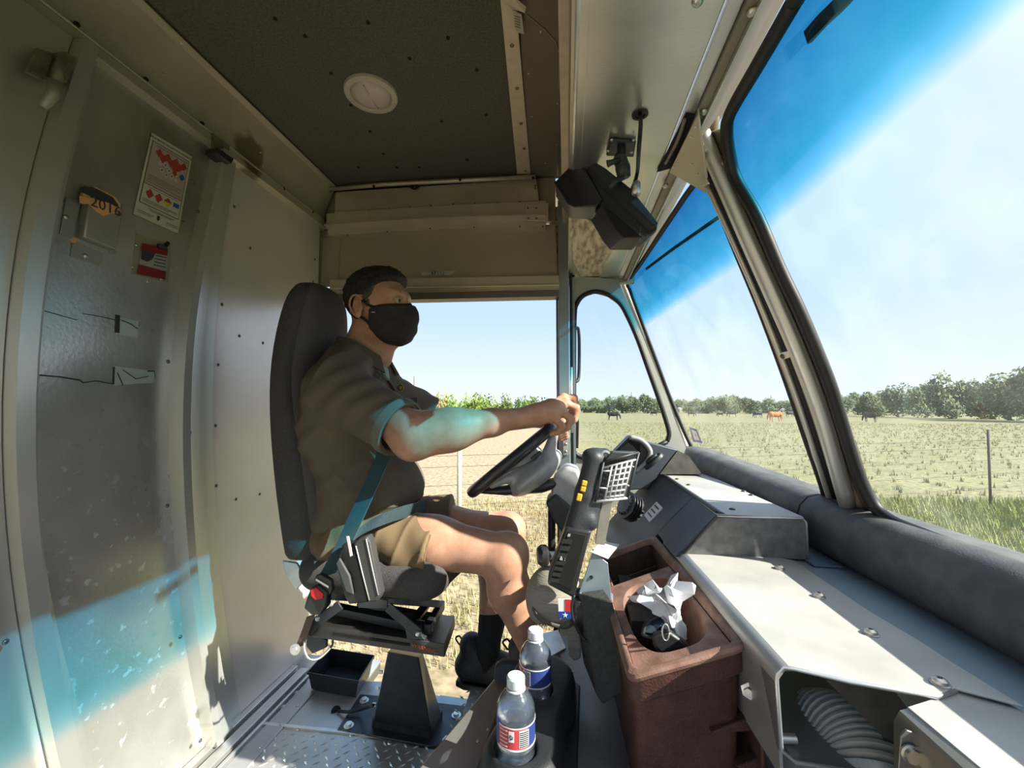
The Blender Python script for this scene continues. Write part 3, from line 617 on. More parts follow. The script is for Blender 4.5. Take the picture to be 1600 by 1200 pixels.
# dash front below the shelf
dashblk = M('dash blue grey', (.052, .062, .080), .42, .1, col2=(.068, .08, .10), scale=6, bump=.15, bscale=500)
dash = setting('trim_8', G().box((.29, .66, .685), (.70, 1.86, .699)).box((.50, -.3, .685), (.70, .66, .699)).box((.34, -.3, .05), (.36, 1.86, .55)).box((.69, -.3, .05), (.70, 1.9, .70)), M('shelf paint', (.30, .38, .45), .4, .1, col2=(.36, .44, .50), scale=8, bump=.1, bscale=200))
obj('void_shade_fill', G().box((.135, .95, .05), (.27, 1.20, .60)), darkm, dash)  # dark block filling the black void, its shade put in the colour
# ================================================================= DRIVER
skin = M('skin', (.46, .245, .155), .52, 0, col2=(.56, .31, .21), scale=28, bump=.12, bscale=260)
skin.node_tree.nodes['Principled BSDF'].inputs['Subsurface Weight'].default_value = .0
shirtm = M('shirt twill', (.135, .105, .072), .85, 0, col2=(.155, .122, .084), scale=12, bump=.25, bscale=900)
shortm = M('shorts twill', (.17, .115, .062), .8, 0, col2=(.20, .138, .075), scale=10, bump=.25, bscale=900)
hairm = M('short dark hair', (.010, .008, .007), .75, 0, col2=(.035, .028, .022), scale=160, bump=1.0, bscale=240)
greyhair = M('grey sideburn hair', (.03, .022, .017), .7, 0, col2=(.12, .09, .07), scale=220, bump=1.0)
maskm = M('mask cloth', (.030, .024, .026), .85, 0, col2=(.036, .030, .032), scale=200, bump=.3, bscale=900)
sockm = M('black sock', (.014, .014, .015), .9, bump=.3, scale=300, var=.2); shoem = M('black shoe', (.02, .02, .022), .6, bump=.4, scale=120, var=.3)
YC = 1.30
dr = thing('person', 'driver in a brown short-sleeved uniform and dark face mask steering from the high-backed seat', 'person', P(560, 850, YC))
HC = P(588, 486, YC); HR = Matrix.Rotation(math.radians(-7), 3, 'Z') @ Matrix.Rotation(math.radians(2), 3, 'Y'); HS = 1.03
def H(x, y, z): return HC + HR @ (Vector((x, y, z)) * HS)
def HE(s, c, r, k=.02, op='add', rot=None): return s.ell(H(*c), [q * HS for q in r], HR if rot is None else HR @ rot, k, op)
J = dict(sh=P(532, 603, 1.145), el=P(648, 681, 1.045), wr=P(838, 648, 1.165), hip=P(560, 828, 1.225), kn=P(788, 868, 1.175), an=P(832, 1018, 1.225),
         shL=P(585, 600, 1.47), elL=P(700, 668, 1.52), wrL=P(845, 655, 1.46), hipL=P(590, 825, 1.385), knL=P(790, 828, 1.455), anL=P(762, 1015, 1.42))
b = SDF((-.93, .96, .14), (.04, 1.66, 1.56), .0033)
lerp = lambda a, c, t: a + (c - a) * t
# torso under the clothes
b.ell(P(556, 690, YC), (.10, .15, .26), k=.03).ell(P(560, 815, YC), (.12, .16, .10), k=.04)
# arms
b.ell(J['sh'], (.055, .055, .06), k=.02)
b.cap(J['sh'], J['el'], .060, .048, k=.05)
q = lerp(J['el'], J['wr'], .28) - Z3 * .0
b.cap(J['el'] + Z3 * .002, q, .046, .0475, k=.06).cap(q, lerp(J['el'], J['wr'], .62), .0475, .036, k=.05).cap(lerp(J['el'], J['wr'], .62), J['wr'], .034, .0235, k=.02, sq=((0, .35, 1), 1.0))
b.ell(J['el'] + Vector((-.008, -.004, -.026)), (.026, .022, .022), k=.04)
b.cap(J['shL'], J['elL'], .05, .04, k=.03).cap(J['elL'], J['wrL'], .042, .026, k=.03)
# right hand closed on the rim
b.cap(J['wr'], P(862, 640, 1.19), .026, .030, k=.03)
b.ell(P(862, 641, 1.195), (.030, .040, .024), k=.02)
kn = [P(880, 622, 1.245), P(884, 631, 1.222), P(877, 643, 1.198), P(866, 654, 1.178)]
pip = [P(897, 622, 1.248), P(901, 638, 1.224), P(893, 655, 1.198), P(879, 666, 1.176)]
dip = [P(899, 638, 1.250), P(897, 655, 1.226), P(886, 668, 1.198), P(872, 675, 1.176)]
tipf = [P(889, 648, 1.250), P(886, 664, 1.226), P(876, 674, 1.198), P(862, 678, 1.177)]
for i in range(4):
    r = (.0112, .0115, .0108, .0095)[i]
    b.cap(P(852, 643, 1.195), kn[i], .016, r * 1.12, k=.014)
    b.cap(kn[i], pip[i], r * 1.08, r, k=.004).cap(pip[i], dip[i], r, r * .93, k=.004).cap(dip[i], tipf[i], r * .93, r * .82, k=.004)
    b.ell(kn[i] + Vector((.002, 0, .004)), (.012, .011, .011), k=.008)
b.cap(P(846, 650, 1.205), P(858, 664, 1.245), .016, .013, k=.012).cap(P(858, 664, 1.245), P(876, 664, 1.268), .0125, .0105, k=.004)
# left hand on the far side of the rim
b.cap(J['wrL'], P(864, 662, 1.42), .025, .026, k=.02)
for i in range(4):
    a0 = P(866 + i, 660 + i * 4, 1.41 - i * .0 + .022 * (i - 1.5)); a1 = a0 + Vector((.028, 0, .004)); a2 = a1 + Vector((.006, 0, -.026)); a3 = a2 + Vector((-.02, 0, -.010))
    b.cap(P(860, 660, 1.42), a0, .014, .011, k=.01).cap(a0, a1, .0108, .010, k=.004).cap(a1, a2, .010, .0095, k=.004).cap(a2, a3, .0095, .0085, k=.004)
b.cap(P(858, 668, 1.40), P(872, 672, 1.37), .013, .0105, k=.01)
# legs
b.cap(J['hip'], lerp(J['hip'], J['kn'], .55), .088, .070, k=.04).cap(lerp(J['hip'], J['kn'], .55), J['kn'], .070, .054, k=.04)
b.ell(J['kn'] + Vector((.014, 0, .006)), (.052, .052, .056), k=.03)
b.cap(J['kn'] + Vector((.0, 0, -.03)), lerp(J['kn'], J['an'], .35) - X3 * .014, .052, .0555, k=.03).cap(lerp(J['kn'], J['an'], .35) - X3 * .014, J['an'], .0555, .032, k=.03)
b.cap(J['hipL'], lerp(J['hipL'], J['knL'], .55), .085, .070, k=.04).cap(lerp(J['hipL'], J['knL'], .55), J['knL'], .070, .055, k=.04)
b.ell(J['knL'] + Vector((.014, 0, 0)), (.053, .052, .058), k=.03)
b.cap(J['knL'] + Vector((0, 0, -.03)), lerp(J['knL'], J['anL'], .35) - X3 * .01, .052, .056, k=.03).cap(lerp(J['knL'], J['anL'], .35) - X3 * .01, J['anL'], .056, .032, k=.03)
# neck and head
nb = P(556, 572, YC)
b.cap(nb, H(-.016, 0, -.055), .066, .060, k=.04, sq=((0, 1, 0), .92)).cap(P(598, 560, YC), H(.045, 0, -.085), .028, .03, k=.06)
HE(b, (-.006, 0, .040), (.094, .079, .088), k=.03); HE(b, (.040, 0, .010), (.062, .068, .075), k=.03)
HE(b, (.045, 0, -.055), (.052, .052, .045), k=.035); HE(b, (.070, 0, -.085), (.026, .030, .020), k=.03)
HE(b, (.02, -.045, -.06), (.05, .016, .03), k=.03); HE(b, (.02, .045, -.06), (.05, .016, .03), k=.03)
HE(b, (.084, 0, .047), (.018, .050, .012), k=.025)                    # brow ridge
HE(b, (.074, -.040, -.006), (.020, .018, .016), k=.02); HE(b, (.074, .040, -.006), (.020, .018, .016), k=.02)
for sg in (-1, 1):
    HE(b, (.103, sg * .033, .024), (.015, .018, .0105), k=.012, op='cut')
b.cap(H(.094, 0, .034), H(.118, 0, -.012), .008, .012, k=.012); HE(b, (.118, 0, -.016), (.014, .014, .010), k=.01)
HE(b, (.100, 0, -.052), (.014, .024, .012), k=.012)
for sg in (-1, 1):                                                  # ears
    R = Matrix.Rotation(sg * .35, 3, 'Z') @ Matrix.Rotation(-.18, 3, 'Y')
    HE(b, (-.012, sg * .083, -.004), (.0195, .0085, .033), k=.010, rot=R); HE(b, (-.004, sg * .092, -.002), (.0105, .006, .021), k=.006, op='cut', rot=R)
    HE(b, (-.006, sg * .083, -.030), (.009, .006, .010), k=.008); HE(b, (.004, sg * .082, -.008), (.004, .005, .009), k=.004)
body = b.mesh('person', wloc(dr)); obj('body', body, skin, dr); del b
ew = M('eye white', (.36, .33, .30), .3); ir = M('iris', (.06, .04, .025), .2)
for sg in (-1, 1):
    g = G().lathe(H(.0855, sg * .032, .022), HR @ Vector((1, sg * .1, 0)), [(.0008, -.014), (.010, -.010), (.0145, 0), (.0128, .0065), (.0095, .0108), (.0055, .0135), (.0006, .0145)], 16)
    ey = obj('eyeball', g, ew, dr, smooth=True)
    g = G().lathe(H(.0855, sg * .032, .022) + HR @ Vector((.0138, sg * .0014, 0)), HR @ Vector((1, sg * .1, 0)), [(.0056, -.0012), (.0052, .0010), (.0006, .0016)], 14); obj('iris', g, ir, ey, smooth=True)
    g = G(); g.tube([H(.100, sg * .016, .045), H(.099, sg * .032, .049), H(.084, sg * .052, .045)], [.0035, .0045, .0022], 8, flat=.6); obj('eyebrow', g, greyhair, dr, smooth=True)
    g = G(); g.tube([H(.094, sg * .018, .026), H(.1005, sg * .030, .0305), H(.094, sg * .042, .0285), H(.086, sg * .049, .024)], [.0015, .0030, .0028, .0015], 8); g.tube([H(.094, sg * .018, .020), H(.099, sg * .030, .0145), H(.093, sg * .042, .0155), H(.086, sg * .049, .021)], [.0012, .0024, .0022, .0012], 8); obj('eyelid', g, skin, ey, smooth=True)
earm = M('ear skin', (.46, .23, .15), .5)
for sg in (-1, 1): obj('ear_rim', G().tube(bez([H(.004, sg * .084, .016), H(-.006, sg * .092, .027), H(-.022, sg * .095, .024), H(-.031, sg * .094, .004), H(-.026, sg * .091, -.018), H(-.012, sg * .086, -.034), H(-.002, sg * .083, -.030)], 24), .0034, 8), earm, dr, smooth=True)
for sg in (-1, 1): obj('ear_fold', G().tube(bez([H(-.004, sg * .088, .012), H(-.016, sg * .0905, .012), H(-.020, sg * .090, -.004), H(-.012, sg * .088, -.020)], 14), .0026, 8), earm, dr, smooth=True)
# hair
h = SDF((-.80, 1.15, 1.28), (-.46, 1.45, 1.56), .0028)
HE(h, (-.008, 0, .048), (.099, .0855, .092), k=0); HE(h, (.035, 0, .075), (.066, .068, .062), k=.02)
h.half(H(.094, 0, .10), HR @ Vector((1, 0, -.10))); h.half(H(.055, 0, .072), HR @ Vector((.60, 0, -.80)), k=.008); h.half(H(-.030, 0, -.030), HR @ Vector((.25, 0, -1)), k=.01)
HE(h, (.095, -.055, .03), (.07, .06, .056), k=.01, op='cut'); HE(h, (.095, .055, .03), (.07, .06, .056), k=.01, op='cut')
HE(h, (-.008, -.088, -.002), (.026, .028, .036), k=.006, op='cut'); HE(h, (-.008, .088, -.002), (.026, .028, .036), k=.006, op='cut')
def rough(pos):
    o = pos.copy(); c = np.array(HC)
    for i in range(len(pos)):
        v = Vector(pos[i]); n_ = noise.noise(v * 170) * .0035 + noise.noise(v * 60) * .003; d = (v - HC).normalized(); o[i] = v + d * n_
    return o
sobj('hair', h, hairm, dr, rough); del h
g = SDF((-.72, 1.18, 1.33), (-.55, 1.28, 1.46), .0022); HE(g, (.012, -.071, .040), (.020, .010, .034), k=0, rot=Matrix.Rotation(.5, 3, 'Y'))
HE(g, (.014, -.073, .016), (.009, .006, .020), k=.01); sobj('sideburn', g, greyhair, dr, rough); del g
# mask
m = SDF((-.68, 1.17, 1.20), (-.42, 1.43, 1.44), .0026)
HE(m, (.040, 0, .000), (.073, .080, .080), k=0); HE(m, (.045, 0, -.055), (.062, .066, .060), k=.03); HE(m, (.088, 0, -.082), (.028, .034, .026), k=.03); HE(m, (.02, -.045, -.06), (.055, .022, .036), k=.03); HE(m, (.02, .045, -.06), (.055, .022, .036), k=.03)
m.cap(H(.10, 0, .022), H(.128, 0, -.014), .012, .018, k=.05); HE(m, (.108, 0, -.055), (.026, .034, .030), k=.04)
m.half(H(.020, 0, 0), HR @ Vector((-1, 0, -.05))); m.half(H(.06, 0, -.001), HR @ Vector((-.22, 0, 1)), k=.004); m.half(H(.040, 0, -.084), HR @ Vector((-.80, 0, -1)), k=.004)
def mfold(pos):
    o = pos.copy()
    for i in range(len(pos)):
        v = Vector(pos[i]); l_ = HR.transposed() @ (v - HC) / HS; o[i] = v + HR @ Vector((.5, -1 if l_.y < 0 else 1, 0)) * (.0012 * math.sin(l_.z * 160 + l_.x * 90) * max(0, min(1, (l_.x - .05) * 25)))
    return o
mk = sobj('mask', m, maskm, dr, mfold); mk['label'] = 'dark cloth face mask'; del m
bk = M('mask binding', (.006, .006, .007), .8)
def onm(x, z):                                                      # a point on the near side of the mask
    y = -.0755 * math.sqrt(max(.02, 1 - ((x - .040) / .071) ** 2 - ((z - .006) / .10) ** 2)); return H(x, min(y, -.006), z)
obj('top_binding', G().tube(bez([H(-.004, -.084, .020), H(.020, -.0765, .002), onm(.040, -.005), onm(.060, -.001), onm(.085, .004), H(.112, -.022, .012), H(.122, 0, .018)], 30), .0042, 8, flat=.5), bk, mk, smooth=True)
obj('lower_binding', G().tube(bez([H(.000, -.083, -.034), H(.022, -.074, -.052), H(.040, -.066, -.080), H(.062, -.050, -.103), H(.085, -.028, -.110), H(.100, 0, -.108)], 30), .0042, 8, flat=.5), bk, mk, smooth=True)
obj('ear_loop', G().tube(bez([H(-.004, -.084, .020), H(-.020, -.082, .030), H(-.036, -.078, .010), H(-.034, -.077, -.024), H(-.014, -.081, -.040), H(.000, -.083, -.034)], 30), .0022, 6), bk, mk, smooth=True)
obj('tag', G().obox(H(.040, -.0775, -.022), HR @ X3, HR @ Z3, HR @ Y3, (.011, .0025, .002)), M('white print', (.7, .7, .7), .6), mk)
# shirt
s = SDF((-.93, .97, .70), (-.20, 1.66, 1.32), .0038)
s.ell(P(548, 665, YC), (.140, .205, .20), k=.05).ell(P(572, 752, YC), (.152, .185, .135), k=.06).ell(P(556, 800, YC), (.140, .180, .09), k=.05).ell(P(610, 765, YC), (.10, .14, .10), k=.05)
s.cap(P(528, 600, 1.17), P(566, 590, 1.45), .088, .085, k=.06)
s.cap(P(548, 570, 1.24), P(556, 568, 1.36), .072, .072, k=.06)
sa, sb_ = P(520, 605, 1.135), P(626, 670, 1.062)
s.cone(sa, sb_, .086, .073, k=.05)
s.cone(P(575, 600, 1.46), P(672, 648, 1.52), .080, .070, k=.05)
s.cap(P(600, 598, 1.38), P(650, 640, 1.46), .05, .05, k=.05)
s.half(P(560, 811, YC), Vector((.06, 0, -1)), k=.006)
s.cap(sb_ + (sb_ - sa).normalized() * .004, sb_ - (sb_ - sa).normalized() * .012, .061, .061, k=.004, op='cut')
s.ell(H(.01, 0, -.115) + Vector((-.002, 0, -.012)), (.062, .058, .05), k=.01, op='cut')
shO = P(560, 660, YC)
def folds(pos):
    x, y, z = pos[:, 0], pos[:, 1], pos[:, 2]; c = np.array(shO); d = pos - c; d /= np.linalg.norm(d, axis=1)[:, None]
    w = np.clip((.98 - z) / .12, 0, 1); up_ = np.clip((z - .95) / .1, 0, 1)
    a = .0034 * np.sin(38 * (z + .55 * x) + 3 * np.sin(9 * x + 6 * y)) * (.4 + w) + .003 * np.sin(75 * (z * .9 - x * .8) + 2 * np.sin(15 * y + 9 * z))
    a += .004 * up_ * np.sin(52 * (x * .65 + z) + 2.2 * np.sin(12 * z + 8 * y)); tri = 1 - np.abs(((z * 7 + x * 4 + .15 * np.sin(20 * x)) % 1) * 2 - 1)
    a += .006 * (tri ** 6) * w
    return pos + d * a[:, None]
sh = sobj('shirt', s, shirtm, dr, folds); sh['label'] = 'brown short-sleeved uniform shirt'; del s
ax = (sb_ - sa).normalized()
cuffm = M('cuff', (.15, .15, .115), .8, bump=.2, scale=500, var=.05)
u_ = ax.orthogonal().normalized(); w_ = ax.cross(u_); c0 = sb_ - ax * .012
obj('cuff', G().loft([[c0 + ax * t + (u_ * math.cos(a) + w_ * math.sin(a)) * r for a in [2 * math.pi * k / 40 for k in range(40)]] for t, r in ((-.012, .0775), (-.010, .0795), (.014, .0775), (.014, .0715), (-.012, .0715), (-.012, .0775))], cap=False), cuffm, sh, smooth='auto')
g = G(); g.tube([P(548, 572, 1.155), P(560, 588, 1.118), P(573, 607, 1.095), P(590, 622, 1.078), P(622, 642, 1.068)], .0016, 6); obj('sleeve_seam', g, M('seam', (.05, .04, .025), .9), sh, smooth=True)
# collar: a folded band round the neck, open at the throat
cm = M('collar twill', (.105, .084, .058), .85, bump=.25, scale=900, var=.05)
rings = []; nc = P(568, 546, YC)
for i in range(41):
    t = i / 40; a = math.radians(28 + t * 304); ca, sa_ = math.cos(a), math.sin(a)
    front = max(0, ca); drop = -.055 * (front ** 1.2) + .022 * max(0, -ca); base = nc + Vector((.004, 0, drop))
    ri, ro = .076, .098 + .014 * front
    p0 = base + Vector((ca * ri * 1.02, sa_ * ri, .014)); p1 = base + Vector((ca * (ri + .006), sa_ * (ri + .006), .020)); p2 = base + Vector((ca * ro, sa_ * ro * 1.12, -.020 - .016 * front)); p3 = base + Vector((ca * (ro - .006), sa_ * (ro - .006), -.022 - .016 * front))
    rings.append([p0, p1, p2, p3])
obj('collar', G().loft(rings), cm, sh, smooth='auto')
g = G(); g.slab([P(583, 577, 1.225), P(597, 585, 1.228), P(590, 599, 1.195), P(578, 586, 1.20)], (0, .006, 0)); obj('lapel', g, cm, sh, bevel=.002)
obj('lapel', G().slab([P(601, 556, 1.33), P(627, 602, 1.37), P(618, 612, 1.34), P(604, 590, 1.30)], (.0, .008, 0)), cm, sh, bevel=.002)
obj('undershirt', G().slab([P(597, 570, 1.285), P(607, 576, 1.29), P(610, 595, 1.28), P(600, 584, 1.28)], (-.02, .01, 0)), M('pale undershirt', (.48, .62, .62), .8), sh, bevel=.002)
bd = obj('badge', G().cyl(P(626, 606, 1.315), P(626, 606, 1.322), .0115, 20), M('badge brown', (.05, .03, .015), .5), sh)
gold = M('badge gold', (.62, .42, .12), .35, .6)
g = G(); o_ = P(626, 606, 1.314); g.tube([o_ + X3 * .0098 * math.cos(a) + Z3 * .0115 * math.sin(a) for a in [k * math.pi / 12 for k in range(25)]], .0011, 6); obj('ring', g, gold, bd, smooth=True)
obj('emblem', G().slab([o_ + Vector(v) for v in ((-.005, 0, .005), (.005, 0, .005), (.0045, 0, -.003), (0, 0, -.007), (-.0045, 0, -.003))], (0, -.001, 0)), gold, bd, bevel=.0005)
obj('pocket_flap', G().slab([P(640, 622, 1.33), P(652, 620, 1.335), P(652, 640, 1.33), P(640, 636, 1.33)], (0, .006, 0)), cm, sh, bevel=.001)
# shorts
s = SDF((-.93, .98, .54), (-.20, 1.60, .86), .0038)
s.ell(P(552, 825, YC), (.155, .185, .10), k=.04)
ha, hb_ = P(545, 832, 1.22), P(682, 862, 1.19)
s.cone(ha, hb_, .098, .086, k=.04).cone(P(575, 822, 1.385), P(708, 812, 1.42), .095, .082, k=.04)
dd = (hb_ - ha).normalized(); s.cap(hb_ + dd * .003, hb_ - dd * .01, .076, .076, k=.004, op='cut')
def folds2(pos):
    x, y, z = pos[:, 0], pos[:, 1], pos[:, 2]; d = pos - (np.array(P(600, 830, YC)) * np.array([0, 1, 1]) + x[:, None] * np.array([1, 0, 0])); d[:, 0] = 0; d /= np.maximum(np.linalg.norm(d, axis=1), 1e-4)[:, None]
    tri = 1 - np.abs(((x * 14 - z * 9 + .2 * np.sin(22 * z + 9 * y)) % 1) * 2 - 1); a = .006 * tri ** 4 + .003 * np.sin(60 * (x + .6 * z))
    return pos + d * a[:, None]
so_ = sobj('shorts', s, shortm, dr, folds2); so_['label'] = 'brown uniform shorts'; del s
u_ = dd.orthogonal().normalized(); w_ = dd.cross(u_)
obj('hem', G().loft([[hb_ + dd * t + (u_ * math.cos(a) + w_ * math.sin(a)) * r for a in [2 * math.pi * k / 40 for k in range(40)]] for t, r in ((-.022, .0875), (-.02, .0882), (.0015, .0875), (.0015, .080), (-.022, .080), (-.022, .0875))], cap=False), shortm, so_, smooth='auto')
0 and obj('hem_seam', G().tube([P(577, 850, 1.12), P(600, 868, 1.105), P(640, 890, 1.103)], .0015, 6), M('seam light', (.24, .17, .09), .8), so_, smooth=True)
# socks and shoes
s = SDF((-.36, 1.34, .10), (-.10, 1.50, .46), .004); s.cap(lerp(J['knL'], J['anL'], .72), J['anL'], .047, .036, k=.01).cap(J['anL'], J['anL'] - Z3 * .05, .036, .036, k=.02); sobj('sock', s, sockm, dr); del s
def shoe(c, yaw, name='shoe'):
    s = SDF(c - Vector((.13, .09, .11)), c + Vector((.24, .09, .11)), .0038); R = Matrix.Rotation(yaw, 3, 'Z'); L = lambda x, y, z: c + R @ Vector((x, y, z))
    s.cap(L(-.055, 0, -.015), L(.06, 0, -.025), .046, .042, k=.03).cap(L(.06, 0, -.028), L(.165, 0, -.04), .045, .034, k=.03, sq=((0, 0, 1), .8)).cap(L(-.03, 0, .0), L(-.045, 0, .05), .042, .040, k=.02).cap(L(0, 0, .02), L(.07, 0, -.0), .035, .03, k=.03)
    s.half(L(0, 0, -.058), (0, 0, -1))
    o = sobj(name, s, shoem, dr)
    g = G(); pr = [(-.092, -.025), (-.06, -.04), (.06, -.042), (.15, -.034), (.188, -.012), (.188, .012), (.15, .034), (.06, .042), (-.06, .04), (-.092, .025)]
    g.slab([L(x, y, -.074) for x, y in pr], (0, 0, .018)); obj('sole', g, rubber, o, bevel=.004)
    for k in range(4): obj('lace', G().tube([L(.02 + k * .022, -.028, .022 - k * .006), L(.028 + k * .022, 0, .034 - k * .008), L(.02 + k * .022, .028, .022 - k * .006)], .0028, 6), sockm, o, smooth=True)
    obj('pull_tab', G().tube(bez([L(-.085, 0, .045), L(-.10, 0, .065), L(-.088, 0, .075), L(-.075, 0, .06)], 10), .003, 6), sockm, o, smooth=True)
    return o
shoe(P(757, 1034, 1.43), -.05); shoe(P(840, 1040, 1.26), .15)
# ================================================================= CAB FITTINGS
def prism(pts, Y, t, g=None):                                       # outline at depth Y (or per-point depth), thickness t away from the camera
    g = g or G(); q = [P(a[0], a[1], a[2] if len(a) > 2 else Y) for a in pts]; return g.slab(q, t if hasattr(t, '__len__') else (0, t, 0))
greyp = M('grey moulded plastic', (.33, .34, .35), .38, .1, col2=(.38, .39, .40), scale=60, bump=.1)
dkp = M('charcoal plastic', (.035, .038, .044), .45, bump=.15, scale=400, var=.2)
shelfm = M('cover plate alloy', (.42, .415, .39), .5, .15, col2=(.54, .53, .50), scale=7, bump=.06, bscale=150, contrast=(.35, .6), detail=10)
galv = M('galvanised steel', (.50, .52, .54), .35, .7, col2=(.6, .62, .64), scale=30)
# ---- dash: sloped fascia, instrument box, cover plates
fas = thing('dashboard', 'blue-grey sloped dash fascia between the steering wheel and the windshield', 'dashboard', P(1000, 790, 1.4))
def fx(y, d): return Vector((.352 - .92 * d, y, .80 - d))            # d = drop down the slope
g = G(); ys = [1.265, 1.4, 1.5, 1.76]
g.loft([[fx(y, -.005) + Vector((.004, 0, 0)), fx(y, .06), fx(y, .105), fx(y, .105) + Vector((.05, 0, 0)), fx(y, -.005) + Vector((.03, 0, -.01))] for y in (1.075, 1.27)])
g.loft([[fx(y, -.005) + Vector((.004, 0, 0)), fx(y, .06), fx(y, .14), fx(y, .23), fx(y, .23) + Vector((.03, 0, -.02)), fx(y, .06) + Vector((.06, 0, -.03)), fx(y, -.005) + Vector((.03, 0, -.01))] for y in ys])
obj('fascia', g, dashblk, fas, smooth='auto')
obj('fascia_top', prism([(985, 684), (1060, 703), (1044, 722), (1031, 741), (1012, 764), (960, 768), (952, 720)], 1.655, .11), dashblk, fas, bevel=.004)
obj('end_plate', prism([(1059, 704), (1076, 712), (1097, 741), (1031, 741)], 1.652, .10), M('brown grey plate', (.12, .115, .10), .5, .3, var=.25, scale=20), fas)
obj('panel_seam', G().tube([fx(1.08, -.003), fx(1.62, -.003), fx(1.66, .0)], .0025, 6), rubber, fas)
st_ = obj('sticker', G().slab([fx(1.47, .060), fx(1.38, .060), fx(1.38, .105), fx(1.47, .105)], (-.002, 0, .002)), M('white sticker', (.62, .63, .66), .5), fas)
for k in range(3): obj('print_line', G().slab([fx(1.455, .068 + k * .012) + Vector((-.0025, 0, .0025)), fx(1.395, .068 + k * .012) + Vector((-.0025, 0, .0025)), fx(1.395, .071 + k * .012) + Vector((-.0025, 0, .0025)), fx(1.455, .071 + k * .012) + Vector((-.0025, 0, .0025))], (-.0003, 0, .0003)), black, st_)
ib = thing('instrument_box', 'long metal box on the dash with a sunlit top plate crossed by a shadow', 'box', (.44, 1.06, .70))
y0, y1 = 1.065, 1.72
obj('housing', G().loft([[Vector((.352, y, .795)), Vector((.54, y, .795)), Vector((.545, y, .79)), Vector((.545, y, .703)), Vector((.272, y, .703))] for y in (y0, y1)]), M('speckled grey steel', (.13, .13, .125), .5, .3, col2=(.20, .20, .19), scale=45, bump=.15, bscale=300), ib, bevel=.003)
obj('top_plate', G().slab([Vector((.352, y0 + .004, .797)), Vector((.542, y0 + .004, .797)), Vector((.527, y1, .797)), Vector((.364, y1, .797))], (0, 0, .003)), shelfm, ib, bevel=.001)
obj('front_lip', G().tube([Vector((.352, y0 + .001, .797)), Vector((.538, y0 + .001, .797)), Vector((.546, y0 + .001, .788)), Vector((.546, y0 + .001, .706))], .0028, 6), galv, ib, smooth=True)
for px_ in [(1044, 741), (1058, 749), (1076, 758), (1162, 768), (1174, 774), (1144, 796)]: obj('bolt', G().dome(PZ(*px_, .80), Z3, .0075, .004, 10), M('dark bolt', (.10, .09, .09), .4, .6), ib, smooth=True)
obj('foot_flange', G().box((.54, 1.03, .702), (.60, 1.10, .705)), M('shelf blue', (.20, .27, .34), .4, .2), ib)
# cover plate with a rounded front fold, boxed end opening
cp = thing('cover_plate', 'wide sunlit light alloy cover plate beside the brown bin', 'cover', (.30, .9, .70))
zt = .703; pl = [(1046, 838), (1242, 878), (1350, 952), (1435, 1003), (1493, 1041), (1600, 1107), (1493, 1079), (1463, 1089), (1330, 1066), (1231, 1044)]
q = [PZ(a, b, zt) for a, b in pl]
obj('plate', G().slab(q, (0, 0, .003)), shelfm, cp, bevel=.001)
n0, n1 = PZ(1231, 1044, zt), PZ(1046, 838, zt)
def side(p, y): return [Vector((p.x, y, zt + .003)), Vector((p.x - .008, y, zt + .001)), Vector((p.x - .014, y, zt - .006)), Vector((p.x - .017, y, zt - .016)), Vector((p.x - .014, y, zt - .14)), Vector((p.x - .010, y, zt - .14)), Vector((p.x - .012, y, zt - .016)), Vector((p.x - .004, y, zt - .004))]
obj('front_fold', G().loft([side(n0, n0.y), side(n1, n1.y)]), M('fold alloy', (.42, .41, .40), .4, .5, col2=(.5, .49, .47), scale=8), cp, smooth='auto')
lip = [Vector((n0.x - .015, n0.y - .001, zt - .02)), Vector((n0.x - .012, n0.y - .001, zt - .105)), Vector((n0.x + .004, n0.y - .001, zt - .118)), Vector((n0.x + .16, n0.y - .001, zt - .130))]
obj('opening_lip', G().tube([PZ(1493, 1079, zt), PZ(1463, 1089, zt), PZ(1330, 1066, zt), PZ(1240, 1045, zt), Vector((n0.x - .006, n0.y, zt + .001)), Vector((n0.x - .014, n0.y, zt - .008))] + lip, .0028, 8), galv, cp, smooth=True)
obj('duct_floor', G().slab([lip[2], lip[3], lip[3] + Vector((.02, .4, 0)), lip[2] + Vector((0, .4, 0))], (0, 0, -.004)), M('duct inside', (.30, .28, .26), .4, .5), cp)
obj('duct_side', G().slab([lip[0] + Vector((0, .45, 0)), lip[1] + Vector((0, .45, 0)), lip[1], lip[0]], (-.003, 0, 0)), M('duct side', (.25, .24, .24), .4, .5), cp)
obj('brace', prism([(1290, 1062), (1400, 1082), (1420, 1110), (1470, 1200), (1480, 1300), (1440, 1300), (1380, 1150)], .66, .01), M('brace steel', (.16, .15, .14), .45, .5, var=.2), cp)
def bolt(px_, z, par, r=.0085, mat=None):
    p = PZ(*px_, z); bb = obj('bolt', G().lathe(p, Z3, [(r * 1.25, 0), (r * 1.25, .0015), (r, .002), (r * .95, .0055), (r * .6, .0075), (.0006, .008)], 14), mat or rivm, par, smooth='auto')
    obj('socket', G().cyl(p + Z3 * .0072, p + Z3 * .0086, r * .32, 6), holem, bb); return bb
for px_ in [(1218, 889), (1280, 933), (1361, 991), (1469, 1069)]: bolt(px_, zt + .003, cp)
for px_ in [(1213, 1054, .75), (1214, 1166, .75)]:
    p = Vector((n0.x - .014, n0.y + .03, PX(px_[0], px_[1], n0.x - .01).z)); obj('stud', G().cyl(p, p + Vector((.035, 0, .002)), .006, 12), alu_w, cp, smooth='auto')
dc = thing('heater_duct', 'pale rounded sheet-metal duct cover at the lower right of the dash', 'cover', PZ(1500, 1120, .70))
e0 = [(1417, 1104), (1493, 1080), (1600, 1110), (1760, 1210)]
A = [PZ(a, b, .700) for a, b in e0]; 
